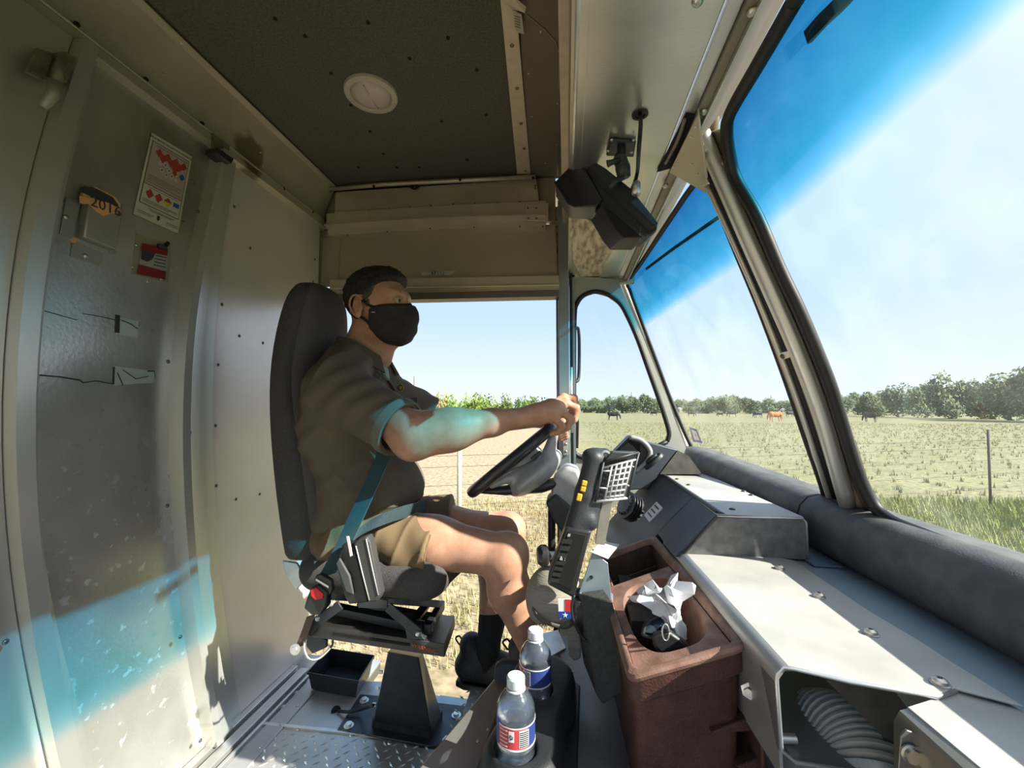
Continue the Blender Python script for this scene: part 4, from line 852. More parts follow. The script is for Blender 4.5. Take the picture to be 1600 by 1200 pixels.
g = G(); g.slab([A[0], A[1], A[2], A[3], Vector((A[3].x, .30, .70)), Vector((A[0].x + .01, .30, .70))], (0, 0, -.003)); obj('top', g, shelfm, dc, bevel=.001)
g = G(); pr = lambda y: [Vector((A[0].x + .006, y, .70)), Vector((A[0].x - .008, y, .695)), Vector((A[0].x - .015, y, .683)), Vector((A[0].x - .018, y, .60)), Vector((A[0].x - .018, y, .40)), Vector((A[0].x + .0, y, .40)), Vector((A[0].x, y, .69))]
g.loft([pr(A[0].y), pr(.30)]); obj('side', g, M('duct steel', (.36, .33, .28), .3, .7), dc, smooth='auto')
bp_ = obj('bracket', prism([(1408, 1150), (1417, 1141), (1432, 1146), (1500, 1230), (1400, 1260)], .545, .003), M('bracket steel', (.22, .22, .22), .4, .6), dc, bevel=.001)
obj('bolt', G().lathe(P(1421, 1177, .543), -Y3, [(.010, 0), (.010, .002), (.008, .003), (.0075, .007), (.0006, .0075)], 14), rivm, dc, smooth='auto')
# corrugated hose
hz_ = thing('duct_hose', 'ribbed flexible air hose curling inside the open dash duct', 'hose', P(1320, 1150, .75))
path = bez([P(1235, 1130, .88), P(1270, 1140, .80), P(1312, 1150, .73), P(1350, 1195, .68), P(1375, 1270, .64)], 90)
rr = [.050 + (.008 if i % 3 else 0) for i in range(len(path))]
obj('hose', G().tube(path, rr, 22), M('hose foil', (.60, .57, .50), .5, .1, col2=(.68, .65, .58), scale=20), hz_, smooth='auto')
g = G(); g.tube(path[-16:-11], .0585, 22); obj('clamp', g, M('clamp white', (.72, .74, .76), .3, .3), hz_, smooth='auto')
# gauge pod, switch, ribbed knob
gp2 = thing('gauge_pod', 'dark hooded gauge pod with a grey rim at the far end of the dash', 'gauge', P(985, 715, 1.66))
obj('hood', prism([(955, 716), (962, 704), (985, 681), (1005, 686), (1017, 706), (1012, 722), (985, 745), (960, 745)], 1.62, .07), dkp, gp2, bevel=.006)
obj('rim', G().tube(bez([P(984, 683, 1.615), P(1003, 689, 1.612), P(1016, 705, 1.61), P(1010, 722, 1.61), P(992, 738, 1.61)], 20), .009, 8), greyp, gp2, smooth=True)
obj('lens', prism([(966, 705), (985, 688), (1000, 694), (1000, 708), (978, 722)], 1.612, .004), holem, gp2)
sw = thing('rocker_switch', 'black oval switch on the dash fascia right of the gauge pod', 'switch', P(1022, 720, 1.6))
R0 = P(1022, 721, 1.60); sn = Vector((-.68, 0, .74)).normalized(); sv = Vector((.74, 0, .68)).normalized()
obj('bezel', G().loft([[R0 + (sv * math.cos(a) * .042 + (Y3 * math.sin(a)) * .026) * k + sn * h for a in [2 * math.pi * i / 28 for i in range(28)]] for k, h in ((1, -.004), (1, .006), (.86, .010), (.80, .004), (.1, .004))]), dkp, sw, smooth='auto')
obj('rocker', G().loft([[R0 + (sv * math.cos(a) * .026 + (Y3 * math.sin(a)) * .012) * k + sn * h for a in [2 * math.pi * i / 18 for i in range(18)]] for k, h in ((1, .002), (1, .016), (.7, .021), (.05, .022))]), black, sw, smooth=True)
kb = thing('ribbed_knob', 'black ribbed vent knob below the white sticker on the dash', 'knob', P(985, 790, 1.30))
K0 = P(984, 792, 1.30); kd = Vector((-.80, -.35, .45)).normalized(); ku = kd.orthogonal().normalized(); kw = kd.cross(ku)
obj('knob', G().loft([[K0 + (ku * math.cos(a) + kw * math.sin(a)) * (.036 if i_ % 2 else .030) * k + kd * h for i_, a in enumerate([2 * math.pi * i / 32 for i in range(32)])] for k, h in ((.9, -.03), (1, -.02), (1, .012), (.8, .022), (.1, .024))]), dkp, kb, smooth='auto')
for k in range(4): obj('fin', G().lathe(K0 + kd * (-.016 + k * .009), kd, [(.030, 0), (.041, .001), (.041, .004), (.030, .005)], 24), black, kb, smooth='auto')
rs = thing('inspection_sticker', 'small square sticker with a blue border on the lower left corner of the glass', 'sticker', PW(1087, 680, -.004))
obj('border', G().slab([PW(a, b, -.004) for a, b in [(1077, 667), (1089, 671), (1097, 692), (1083, 690)]], WSN * -.0008), M('sticker blue', (.01, .06, .45), .5), rs)
obj('face', G().slab([PW(a, b, -.0055) for a, b in [(1080, 671), (1088, 674), (1093, 688), (1085, 687)]], WSN * -.0005), M('sticker white', (.75, .72, .74), .5), rs)
text('lettering', '21', PW(1086.5, 680, -.0065), Vector((0, -1, 0)), Vector((-.34, 0, .94)), .018, M('print red', (.5, .15, .15), .6), rs)
# ---- brown bin
br = M('brown moulded plastic', (.060, .024, .018), .55, 0, col2=(.095, .042, .032), scale=25, bump=.5, bscale=260)
brd = M('dusty brown rim', (.22, .115, .085), .65, 0, col2=(.34, .20, .155), scale=35, bump=.2, bscale=300)
tb = thing('trash_bin', 'brown plastic bin bolted to the dash, holding crumpled tissue', 'bin', PZ(1060, 940, .66))
ra, rb_, rc, rd = PZ(931, 872, .622), PZ(1021, 838, .684), PZ(1166, 1004, .684), PZ(986, 1056, .622)
def ringq(k, dz_, n=4):                                             # rounded rectangle inside the rim, k = inset metres, dz_ = drop
    cs = [ra, rb_, rc, rd]; c = (ra + rb_ + rc + rd) / 4; out = []; 
    for i in range(4):
        p = cs[i]; a = (cs[i - 1] - p).normalized(); b_ = (cs[(i + 1) % 4] - p).normalized(); p = p + a * k + b_ * k; r = .022
        p0, p1 = p + a * r, p + b_ * r
        for j in range(n + 1):
            t = j / n; out.append(p0 * (1 - t) ** 2 + p * 2 * t * (1 - t) + p1 * t ** 2 - Z3 * dz_)
    return out
def rings_(l): return [ringq(k, d) for k, d in l]
obj('shell', G().loft(rings_([(.000, .004), (.000, .045), (.006, .050), (.012, .30), (.02, .34), (.03, .34), (.016, .30), (.010, .05), (.007, .004)]), cap=False), br, tb, smooth='auto')
obj('shell_base', G().loft(rings_([(.02, .335), (.02, .345)])), br, tb)
obj('rim', G().loft(rings_([(-.004, .010), (-.006, .004), (-.004, -.001), (.003, -.003), (.008, -.001), (.010, .006), (.010, .014), (.0, .014), (-.004, .010)]), cap=False), brd, tb, smooth='auto')
# inner tray with a rounded opening
def rim(u, v, dz_=0.0): return (ra * (1 - u) + rb_ * u) * (1 - v) + (rd * (1 - u) + rc * u) * v - Z3 * dz_
out_ = [(.07, .34), (.93, .34), (.93, .955), (.07, .955)]
N = 40; outer_ = []; inner_ = []
for i in range(N):
    a = 2 * math.pi * i / N; ca, sa2 = math.cos(a), math.sin(a); s1 = 1 / max(abs(ca), abs(sa2)); outer_.append(rim(.5 + .43 * ca * s1, .65 + .31 * sa2 * s1, .012))
    e_ = 2 / 3.0; inner_.append(rim(.53 + .37 * math.copysign(abs(ca) ** e_, ca), .655 + .255 * math.copysign(abs(sa2) ** e_, sa2), .012))
g = G(); g.loft([[p - Z3 * .006 for p in outer_], outer_, inner_, [p - Z3 * .16 + (p - rim(.54, .64)) * -.06 for p in inner_]], cap=False); obj('inner_tray', g, brd, tb, smooth='auto')
obj('tray_wall', G().slab([rim(.07, .34, .012), rim(.93, .34, .012), rim(.93, .34, .20), rim(.07, .34, .20)], (0, .003, 0)), br, tb)
obj('back_ledge', G().slab([rim(.06, .03, .02), rim(.16, .03, .02), rim(.16, .33, .02), rim(.06, .33, .02)], (0, 0, -.01)), brd, tb, bevel=.003)
obj('divider', G().slab([rim(.1, .14, .05), rim(.92, .14, .05), rim(.92, .14, .2), rim(.1, .14, .2)], (0, .004, 0)), br, tb)
obj('bin_floor', G().slab([rim(.1, .05, .30), rim(.9, .05, .30), rim(.9, .95, .30), rim(.1, .95, .30)], (0, 0, -.005)), holem, tb)
obj('mount_flange', G().slab([Vector((rc.x + .014, rc.y - .006, .66)), Vector((rc.x + .016, rc.y - .004, .30)), Vector((rb_.x + .02, rb_.y - .1, .34)), Vector((rb_.x + .016, rb_.y - .08, .66))], (.006, 0, 0)), br, tb, bevel=.002)
for px_ in [(1172, 1080), (1206, 1162)]:
    p = P(*px_, rc.y - .012); w_s = obj('bolt', G().lathe(p, Vector((-.5, -.85, 0)), [(.013, 0), (.013, .002), (.008, .003), (.008, .009), (.0006, .0095)], 6 if px_[1] < 1100 else 12), galv, tb, smooth='auto')
g = G(); g.slab([P(1110, 1146, rd.y - .004), P(1180, 1118, rd.y + .01), P(1190, 1144, rd.y + .01)], (0, .02, 0)); obj('moulded_rib', g, br, tb, bevel=.003)
g = G(); g.slab([P(1150, 1200, rd.y - .004), P(1195, 1182, rd.y + .01), P(1205, 1215, rd.y + .01)], (0, .02, 0)); obj('moulded_rib', g, br, tb, bevel=.003)
# things inside the bin
def blobnoise(c, amp, f):
    def fn(pos):
        o = pos.copy()
        for i in range(len(pos)):
            v = Vector(pos[i]); o[i] = v + Vector((noise.noise(v * f), noise.noise(v * f + Vector((7, 0, 0))), noise.noise(v * f + Vector((0, 9, 0))))) * amp
        return o
    return fn
ti = thing('tissue', 'crumpled white tissue sticking out of the brown bin', 'tissue', P(1040, 950, .86))
g = G(); rg2 = random.Random(9); nu, nv = 26, 12; rings = []
base = [P(1058, 1000, .86), P(1052, 975, .86), P(1046, 955, .86), P(1038, 938, .87), P(1032, 922, .88)]; rad = [.016, .018, .016, .034, .046]
bp3 = bez(base, nv); 
for j, c_ in enumerate(bp3):
    t = j / (len(bp3) - 1); r = float(np.interp(t, [0, .25, .5, .75, 1], rad)); ax_ = Vector((-.25, .1, .95)).normalized(); u2 = ax_.orthogonal().normalized(); w2 = ax_.cross(u2)
    rings.append([c_ + (u2 * math.cos(a) + w2 * math.sin(a)) * r * (1 + (.18 + .35 * t) * math.sin(a * 5 + j * .6) * rg2.uniform(.6, 1.3)) + ax_ * (.012 * t * math.sin(a * 7 + 1)) for a in [2 * math.pi * k / nu for k in range(nu)]])
rings.append([c_ * .55 + bp3[-1] * .45 + Z3 * rg2.uniform(-.018, .0) for c_ in rings[-1]])
g.loft(rings); obj('paper', g, M('tissue paper', (.80, .80, .82), .8), ti, smooth='auto')
sg_ = thing('sunglasses', 'dark wraparound sunglasses lying in the brown bin', 'sunglasses', P(1030, 985, .80))
g = G(); g.slab([P(1006, 988, .84), P(1012, 975, .85), P(1028, 965, .86), P(1040, 962, .86), P(1036, 975, .85), P(1018, 990, .84)], (.004, .004, -.004)); obj('lens', g, M('mirror lens', (.10, .16, .22), .1, .8), sg_, bevel=.001)
g = G(); g.tube(bez([P(1004, 992, .83), P(1010, 975, .84), P(1028, 962, .85), P(1046, 960, .86), P(1050, 985, .85)], 20), .004, 8); obj('frame', g, black, sg_, smooth=True)
g = G(); g.tube(bez([P(1004, 992, .83), P(1020, 996, .82), P(1045, 984, .80)], 12), .0035, 6); obj('temple_arm', g, black, sg_, smooth=True)
wl_ = thing('black_pouch', 'black zip pouch with a small ring pull at the bottom of the brown bin', 'pouch', P(1045, 1008, .78))
obj('body', prism([(1018, 992), (1045, 984), (1078, 1008), (1082, 1026), (1042, 1034), (1020, 1010)], .80, (.01, .05, -.02)), black, wl_, bevel=.006)
g = G(); o_ = P(1040, 988, .785); g.tube([o_ + X3 * .006 * math.cos(a) + Z3 * .014 * math.sin(a) for a in [k * math.pi / 8 for k in range(17)]], .0014, 6); obj('ring_pull', g, galv, wl_, smooth=True)
# metal bracket and padded block left of the bin
mb_ = thing('steel_bracket', 'light blue-grey steel channel bracket left of the brown bin', 'bracket', P(930, 900, 1.0))
bs = M('bracket blue steel', (.28, .36, .42), .4, .5, var=.08, scale=20)
obj('web', prism([(905, 926), (926, 862), (950, 880), (956, 944)], .99, .004), bs, mb_, bevel=.001)
obj('top_flange', prism([(922, 861, .98), (940, 845, 1.10), (968, 850, 1.12), (950, 872, .99)], 1, (0, 0, -.003)), shelfm, mb_, bevel=.001)
obj('lower_flange', prism([(905, 926, .985), (932, 908, 1.08), (958, 928, 1.02), (958, 946, .985)], 1, (0, 0, -.003)), bs, mb_, bevel=.001)
obj('hole', G().cyl(P(924, 902, .988), P(924, 902, .996), .004, 12), holem, mb_)
pb = thing('padded_block', 'charcoal foam-covered knee block hanging beside the brown bin', 'block', P(950, 1000, 1.0))
fo = M('charcoal foam', (.045, .047, .045), .85, 0, col2=(.065, .067, .064), scale=90, bump=.6)
obj('block', prism([(905, 928, .985), (957, 940, .93), (986, 1074, .88), (941, 1102, .86), (931, 1085, .90)], 1, (-.02, .10, .0)), fo, pb, bevel=.003)
# ---- handheld terminal, keypad, cooling grille on the dash mount
mt = thing('handheld_terminal', 'black handheld scanner with yellow side keys docked upright on the dash', 'scanner', P(905, 770, .95))
yk = M('yellow key', (.80, .45, .04), .5)
s = SDF(P(860, 850, .90) - Vector((.03, .03, .02)), P(965, 690, .98) + Vector((.04, .05, .03)), .0026)
s.cap(P(928, 716, .95), P(914, 770, .95), .021, .021, k=.01, sq=((0, 1, 0), 1.1)).cap(P(914, 770, .95), P(900, 826, .95), .021, .026, k=.01).cap(P(936, 722, .96), P(926, 790, .96), .024, .02, k=.012).cap(P(920, 712, .95), P(945, 710, .97), .014, .014, k=.01)
s.ell(P(920, 812, .955), (.022, .026, .024), k=.012)
sobj('body', s, dkp, mt)
for a, b_ in ((913, 755), (911, 764), (905, 777)): obj('key', G().obox(P(a, b_, .925), Vector((.25, 0, 1)), Vector((1, 0, -.25)), Y3, (.0115 if b_ < 770 else .016, .011, .006)), yk, mt, bevel=.002)
g = G(); g.lathe(P(946, 712, .945), -Y3, [(.012, 0), (.012, .006), (.008, .007), (.004, .003)], 16); obj('lens_barrel', g, greyp, mt, smooth='auto')
obj('stem', prism([(930, 850), (940, 780), (960, 770), (945, 852)], .985, .012), M('stem alloy', (.38, .37, .33), .4, .6, var=.15), mt, bevel=.001)
gr = thing('grille_basket', 'black plastic grid basket with sunlit bars next to the scanner', 'grille', P(965, 742, .93))
c00, c10, c11, c01 = (930, 784), (980, 778), (998, 707), (943, 722)     # lower left, lower right, upper right, upper left
def gq(u, v, Y=.93): a = (c00[0] * (1 - u) * (1 - v) + c10[0] * u * (1 - v) + c11[0] * u * v + c01[0] * (1 - u) * v); b_ = (c00[1] * (1 - u) * (1 - v) + c10[1] * u * (1 - v) + c11[1] * u * v + c01[1] * (1 - u) * v); return P(a, b_, Y + .02 * u)
whb = M('sunlit bar grey', (.50, .50, .50), .4)  # pale grey given to black plastic bars so they look sunlit
for v in (0, .08, .2, .33, .46, .59, .72, .85, 1): obj('bar', G().tube([gq(0 if v in (0, .85, 1) else .28, v), gq(1 if v in (0, .85, 1) else .86, v)], .0022 if 0 < v < 1 else .003, 6), whb if v < .9 else dkp, gr, smooth=True)
for u in (0, .28, .42, .57, .72, .86, 1): obj('bar', G().tube([gq(u, 0), gq(u, 1 if u in (0, 1) else .85)], .0022 if 0 < u < 1 else .003, 6), whb if 0 < u < 1 else dkp, gr, smooth=True)
for v in (.3, .72): obj('bar', G().tube([gq(0, v + .05), gq(.28, v)], .002, 6), greyp, gr, smooth=True); obj('bar', G().tube([gq(.86, v), gq(1, v - .04)], .002, 6), greyp, gr, smooth=True)
obj('hood', prism([(943, 722, .93), (957, 706, .93), (998, 707, .95), (990, 716, .95)], 1, (0, .03, 0)), dkp, gr, bevel=.002)
obj('basket_back', G().slab([gq(.02, .02, .965), gq(.98, .02, .965), gq(.98, .98, .965), gq(.02, .98, .965)], (0, .004, 0)), dkp, gr)
kp = thing('keypad_box', 'black box with faint white key symbols below the handheld scanner', 'keypad', P(890, 880, .93))
obj('case', prism([(884, 824), (925, 830), (916, 860), (897, 936), (855, 914), (858, 895)], .92, .05), black, kp, bevel=.006, seg=3)
obj('face', prism([(888, 831), (917, 836), (893, 924), (862, 908)], .916, .005), holem, kp, bevel=.002)
kx = (P(917, 836, .914) - P(888, 831, .914)).normalized(); ky = (P(888, 831, .914) - P(862, 908, .914)).normalized(); wp = M('key print', (.7, .7, .7), .6)
text('lettering', '#', P(889, 836, .913), kx, ky, .010, wp, kp); text('lettering', '& :', P(879, 873, .913), kx, ky, .011, wp, kp)
for i in range(4): obj('key', G().obox(P(876 - i * 3.0, 880 + i * 9, .915), kx, ky, Y3, (.018, .007, .002)), black, kp)
for i in range(3): obj('key', G().obox(P(886 - i * 3.6, 846 + i * 11, .915), kx, ky, Y3, (.020, .009, .002)), black, kp)
lv = thing('lever_knob', 'round black lever knob below the steering column', 'knob', P(852, 868, 1.05))
obj('knob', G().lathe(P(845, 868, 1.03), Vector((1, .2, 0)), [(.001, -.010), (.018, -.008), (.025, .0), (.025, .012), (.019, .018), (.001, .019)], 20), black, lv, smooth='auto'); obj('stalk', G().cyl(P(852, 868, 1.035), P(875, 868, 1.08), .010, 12), dkp, lv, smooth='auto')
cb_ = thing('dash_cable', 'thin black cable looping down beside the padded block', 'cable', P(895, 960, .97))
obj('cable', G().tube(bez([P(897, 930, .95), P(893, 950, .95), P(898, 975, .95), P(912, 998, .95), P(922, 1003, .93)], 20), .003, 6), black, cb_, smooth=True)
obj('boot', G().tube([P(905, 935, .99), P(908, 960, .99), P(916, 990, .99)], [.018, .022, .015], 12), black, cb_, smooth=True)
# ---- cap with flag patch
hat = thing('baseball_cap', 'grey ribbed cap with a red, white and blue lone-star flag patch', 'cap', P(865, 935, 1.02))
s = SDF(P(815, 1000, 1.02) - Vector((.02, .10, .02)), P(910, 880, 1.02) + Vector((.03, .12, .03)), .003)
s.ell(P(866, 935, 1.04), (.068, .066, .078), k=.0).half(P(866, 969, 1.04), Vector((.25, 0, -1)))
s.ell(P(868, 950, 1.04), (.060, .058, .070), k=.0, op='cut')
capm = M('cap cloth', (.26, .235, .195), .85, 0, col2=(.33, .30, .25), scale=60, stretch=(.3, .3, 4), bump=.6)
cr_ = sobj('crown', s, capm, hat)
obj('band', G().tube(bez([P(832, 950, .995), P(842, 966, .975), P(862, 976, .97), P(884, 980, .98), P(896, 975, 1.0)], 24), .006, 8, flat=.4), M('cap band', (.13, .115, .09), .9, bump=.5, scale=300, var=.1), hat, smooth=True)
obj('brim', prism([(893, 972), (902, 968), (909, 1010), (907, 1030), (897, 1034), (889, 1025), (885, 985)], 1.0, .012), capm, hat, bevel=.004)
obj('cap_strap', prism([(838, 958), (846, 962), (845, 975), (840, 972)], 1.0, .008), capm, hat, bevel=.002)
yf = .966
obj('flag_patch', prism([(872, 936), (893, 937), (893.5, 967), (873, 966)], yf, .003), M('flag white', (.78, .78, .80), .7), hat)
fp2 = hat.children[-1]
obj('red_stripe', prism([(883, 936.6), (893, 937), (893.3, 956), (883, 955.6)], yf - .001, .001), M('flag red', (.55, .02, .03), .7), fp2)
obj('blue_field', prism([(872.6, 955.6), (893.2, 956), (893.5, 967), (873, 966)], yf - .001, .001), M('flag blue', (.01, .05, .28), .7), fp2)
c_ = P(883, 961.3, yf - .0015); stv = []
for i in range(10): a = math.pi / 2 + i * math.pi / 5; r = .0068 if i % 2 == 0 else .0027; stv.append(c_ + Vector((math.cos(a) * r, 0, math.sin(a) * r)))
obj('star', G().add(stv + [c_ - Y3 * .0006], [(i, (i + 1) % 10, 10) for i in range(10)]), MATS['flag white'], fp2, fix=False)
# ---- steering wheel
swt = thing('steering_wheel', 'black steering wheel with a grey padded hub gripped by the driver', 'wheel', P(803, 715, YC))
Wt, Wb = P(867, 663, YC), P(741, 766, YC); Wc = (Wt + Wb) / 2; WR = (Wt - Wb).length / 2; wu = (Wt - Wb).normalized(); wv = Y3.copy(); wnn = wu.cross(wv)
if wnn.z < 0: wnn = -wnn
wr_ = M('wheel rim', (.022, .023, .026), .38, coat=.2)
obj('rim', G().tube([Wc + (wu * math.cos(a) + wv * math.sin(a)) * WR for a in [2 * math.pi * k / 72 for k in range(72)]] + [Wc + wu * WR], .0175, 14), wr_, swt, smooth=True)
s = SDF(P(740, 800, 1.1) - Vector((.02, .02, .04)), P(900, 670, 1.55) + Vector((.04, .02, .05)), .0035)
hubc = P(842, 733, YC)
s.ell(hubc - wu * .015, (.100, .120, .042), Matrix((wu, wv, wnn)).transposed(), k=.02).cap(P(820, 735, YC - .05), P(770, 758, YC - .10), .026, .012, k=.03, sq=(wnn, .7)).cap(P(820, 735, YC + .05), P(770, 758, YC + .10), .026, .012, k=.03, sq=(wnn, .7))
s.cap(P(855, 715, YC - .06), P(866, 678, YC - .06), .020, .013, k=.02).cap(P(855, 715, YC + .06), P(866, 678, YC + .06), .020, .013, k=.02)
sobj('hub', s, greyp, swt)
obj('horn_pad', G().lathe(Wc + wnn * .006 - wu * .0 + (hubc - Wc) * .35, wnn, [(.066, -.03), (.070, -.01), (.066, .004), (.05, .010), (.001, .012)], 28), greyp, swt, smooth='auto')
for dy in (-.045, .045): obj('spoke_cover', G().tube([P(748, 766, YC + dy * 1.6), P(790, 766, YC + dy * 1.2), P(845, 760, YC + dy), P(876, 752, YC + dy * .5), P(882, 748, YC + dy * .4)], [.009, .015, .019, .014, .003], 12, flat=1.4), wr_, swt, smooth=True)
obj('thumb_key', G().obox(P(838, 712, YC - .085), wu, wv, wnn, (.035, .010, .012)), dkp, swt, bevel=.003)
col = thing('steering_column', 'grey and charcoal steering column shroud under the wheel', 'column', P(872, 790, YC))
s = SDF(P(835, 860, 1.15) - Vector((.02, .02, .05)), P(915, 720, 1.45) + Vector((.04, .02, .03)), .0038)
s.cap(P(868, 762, YC), P(886, 745, YC), .030, .028, k=.02).cap(P(876, 775, YC), P(900, 835, YC + .05), .038, .036, k=.03)
obj('shroud', prism([(864, 748), (884, 728), (903, 733), (912, 752), (908, 800), (890, 806), (860, 776)], YC - .05, .10), greyp, col, bevel=.012, seg=4)
obj('lower_cover', prism([(852, 786), (868, 772), (900, 800), (898, 838), (880, 836), (866, 815)], YC - .062, .11), dkp, col, bevel=.006)
obj('shaft', G().tube([P(862, 790, 1.34), P(862, 860, 1.36), P(868, 905, 1.38)], .012, 10), black, col, smooth=True)
obj('pedal_arm', G().tube([P(870, 880, 1.34), P(872, 950, 1.34), P(866, 1010, 1.33)], .008, 8), black, col, smooth=True)
# ---- seat
fabm = M('seat fabric', (.085, .078, .076), .9, 0, col2=(.13, .12, .117), scale=220, bump=.6, bscale=400, stretch=(1, 1, 2.5))
fabs = M('seat side fabric', (.060, .056, .056), .9, 0, col2=(.090, .084, .083), scale=260, bump=.6, bscale=400)
steelk = M('black frame steel', (.025, .032, .040), .4, .4, col2=(.05, .055, .06), scale=25, bump=.1)
seat = thing('driver_seat', 'high-backed charcoal fabric driver seat on a black steel pedestal', 'seat', (P(560, 900, 1.3).x, 1.33, 0))
rows = [(880, 437, 496, .185), (872, 429, 498, .195), (840, 424, 494, .20), (780, 415, 486, .205), (700, 408, 474, .205), (640, 407, 462, .20), (590, 409, 456, .19), (540, 415, 463, .165), (500, 424, 472, .15), (472, 433, 478, .14), (454, 443, 482, .125), (444, 455, 486, .10), (439, 468, 484, .06)]
YS_ = 1.305; rings = []
for y, bk_, fr_, hw in rows:
    Yn = YS_ - hw; a = P(bk_, y, Yn); c_ = P(fr_, y, Yn + .03); z = a.z; xb, xf = a.x, c_.x + .01; m_ = (xb + xf) / 2; hx = (xf - xb) / 2; ring_ = []
    for k in range(28):
        t = 2 * math.pi * k / 28; cx, sy = math.cos(t), math.sin(t); e_ = .55
        ring_.append(Vector((m_ + hx * math.copysign(abs(cx) ** e_, cx), YS_ + hw * math.copysign(abs(sy) ** e_, sy), z)))
    rings.append(ring_)
obj('backrest', G().loft(rings), fabs, seat, smooth=True, sub=1)
rings = []                                                          # front cushion of the backrest
for y, bk_, fr_, hw in rows[1:]:
    Yn = YS_ - hw; c_ = P(fr_, y, Yn + .03); hw2 = hw - .018; z = c_.z - .004; ring_ = []
    if hw2 < .05: hw2 = .05
    for k in range(20):
        t = 2 * math.pi * k / 20; cx, sy = math.cos(t), math.sin(t); e_ = .6
        ring_.append(Vector((c_.x - .015 + .048 * math.copysign(abs(cx) ** e_, cx) * (1 if cx > 0 else .6), YS_ + hw2 * math.copysign(abs(sy) ** e_, sy), z)))
    rings.append(ring_)
obj('back_cushion', G().loft(rings), fabm, seat, smooth=True, sub=1)
s = SDF((-.86, 1.0, .44), (-.20, 1.62, .72), .005)
s.cap((-.70, 1.16, .590), (-.40, 1.14, .585), .058, .052, k=.03).cap((-.70, 1.46, .590), (-.40, 1.46, .585), .058, .052, k=.03).ell((-.53, 1.31, .59), (.24, .20, .065), k=.04).cap((-.375, 1.16, .59), (-.375, 1.46, .59), .055, .055, k=.03).cap((-.68, 1.2, .60), (-.68, 1.44, .60), .06, .06, k=.04)
sobj('cushion', s, fabs, seat)
obj('cushion_pan', G().slab([P(500, 925, 1.14), P(688, 938, 1.14), P(688, 938, 1.46), P(520, 925, 1.46)], (0, 0, -.02)), steelk, seat, bevel=.002)
obj('recline_bracket', prism([(441, 876), (463, 880), (478, 905), (462, 922), (446, 898)], 1.13, .008), galv, seat, bevel=.002)
# slide frame: rails, link arms, suspension tray, pedestal, base plate
def bar(name, a, b_, dims, mat=steelk, par=seat, up=Z3):
    a = Vector(a); b_ = Vector(b_); d = b_ - a; u1 = d.normalized(); s1 = u1.cross(up).normalized(); return obj(name, G().obox((a + b_) / 2, u1, s1, u1.cross(s1), (d.length, dims[0], dims[1])), mat, par, bevel=.0015)
bar('upper_rail', P(520, 950, 1.15), P(660, 980, 1.15), (.03, .022)); bar('upper_rail', P(560, 945, 1.40), P(688, 968, 1.40), (.03, .022))
bar('cross_rail', P(668, 984, 1.13), P(690, 945, 1.30), (.020, .026)); bar('cross_rail', P(640, 978, 1.15), P(664, 948, 1.38), (.03, .01))
bar('link_arm', P(606, 948, 1.10), P(655, 990, 1.10), (.006, .026), up=Y3.cross(X3)); bar('link_arm', P(606, 944, 1.10), P(560, 942, 1.10), (.006, .024))
bar('link_arm', P(532, 945, 1.10), P(498, 970, 1.10), (.006, .026)); bar('link_arm', P(500, 966, 1.10), P(480, 990, 1.09), (.006, .026))
for px_ in [(653, 991), (496, 967), (517, 944)]: obj('pivot', G().dome(P(*px_, 1.094), -Y3, .007, .004, 12), alu_w, seat, smooth=True)
obj('arm_foot', prism([(633, 981), (650, 984), (664, 1000), (636, 999)], 1.10, .02), steelk, seat, bevel=.001)
ta, tb_ = P(492, 982, 1.10), P(697, 1026, 1.10)
zt2 = PZ(697, 1003, .452).z
obj('suspension_tray', G().slab([P(488, 975, 1.10), P(695, 1006, 1.10), P(711, 962, 1.32), P(540, 950, 1.34)], (0, 0, -.034)), M('tray steel', (.035, .036, .038), .45, .4, col2=(.075, .07, .065), scale=12, bump=.15), seat, bevel=.002)
obj('tray_slot', G().slab([P(520, 988, 1.098), P(640, 1006, 1.098), P(640, 1010, 1.098), P(520, 992, 1.098)], (0, .002, 0)), holem, seat)
obj('side_gusset', prism([(479, 985), (510, 1000), (510, 1012), (488, 1022), (478, 1010)], 1.13, .01), steelk, seat, bevel=.002)
tx = lambda a, b_: text('lettering', 'WARNING', a, X3 + Vector((.0, 0, -.18)), Z3, .014, M('print orange', (.5, .10, .03), .6), seat)
tx(P(663, 1013.5, 1.097), 0)
top_ = [P(606, 1018, 1.16), P(654, 1027, 1.16), P(660, 1018, 1.34), P(612, 1010, 1.34)]; bot_ = [PZ(583, 1128, .03), PZ(674, 1146, .03), PZ(690, 1116, .03), PZ(600, 1102, .03)]
obj('pedestal', G().hexa(bot_, top_), steelk, seat, bevel=.003)
obj('pedestal_foot', G().hexa([PZ(580, 1137, .005), PZ(672, 1156, .005), PZ(692, 1122, .005), PZ(596, 1105, .005)], [PZ(582, 1122, .04), PZ(674, 1139, .04), PZ(692, 1108, .04), PZ(600, 1094, .04)]), steelk, seat, bevel=.003)
g = G()
bpl = [PZ(527, 1142, .002), PZ(670, 1168, .002), PZ(706, 1164, .002), PZ(722, 1140, .002), PZ(731, 1106, .002), PZ(600, 1090, .002), PZ(563, 1087, .002)]
obj('base_plate', G().slab(bpl, (0, 0, .006)), steelk, seat, bevel=.002)
for px_ in [(545, 1134), (569, 1095), (699, 1157), (713, 1118)]:
    p = PZ(*px_, .008); obj('bolt', G().lathe(p, Z3, [(.016, 0), (.016, .002), (.010, .0025), (.010, .009), (.001, .0095)], 16), alu_w, seat, smooth='auto')
for k, (a, b_) in enumerate([(595, 1050), (590, 1075), (585, 1101)]): obj('cable_clip', G().obox(P(a, b_, 1.28 + k * .03), X3, Z3, Y3, (.012, .010, .006)), alu_w, seat, bevel=.001)
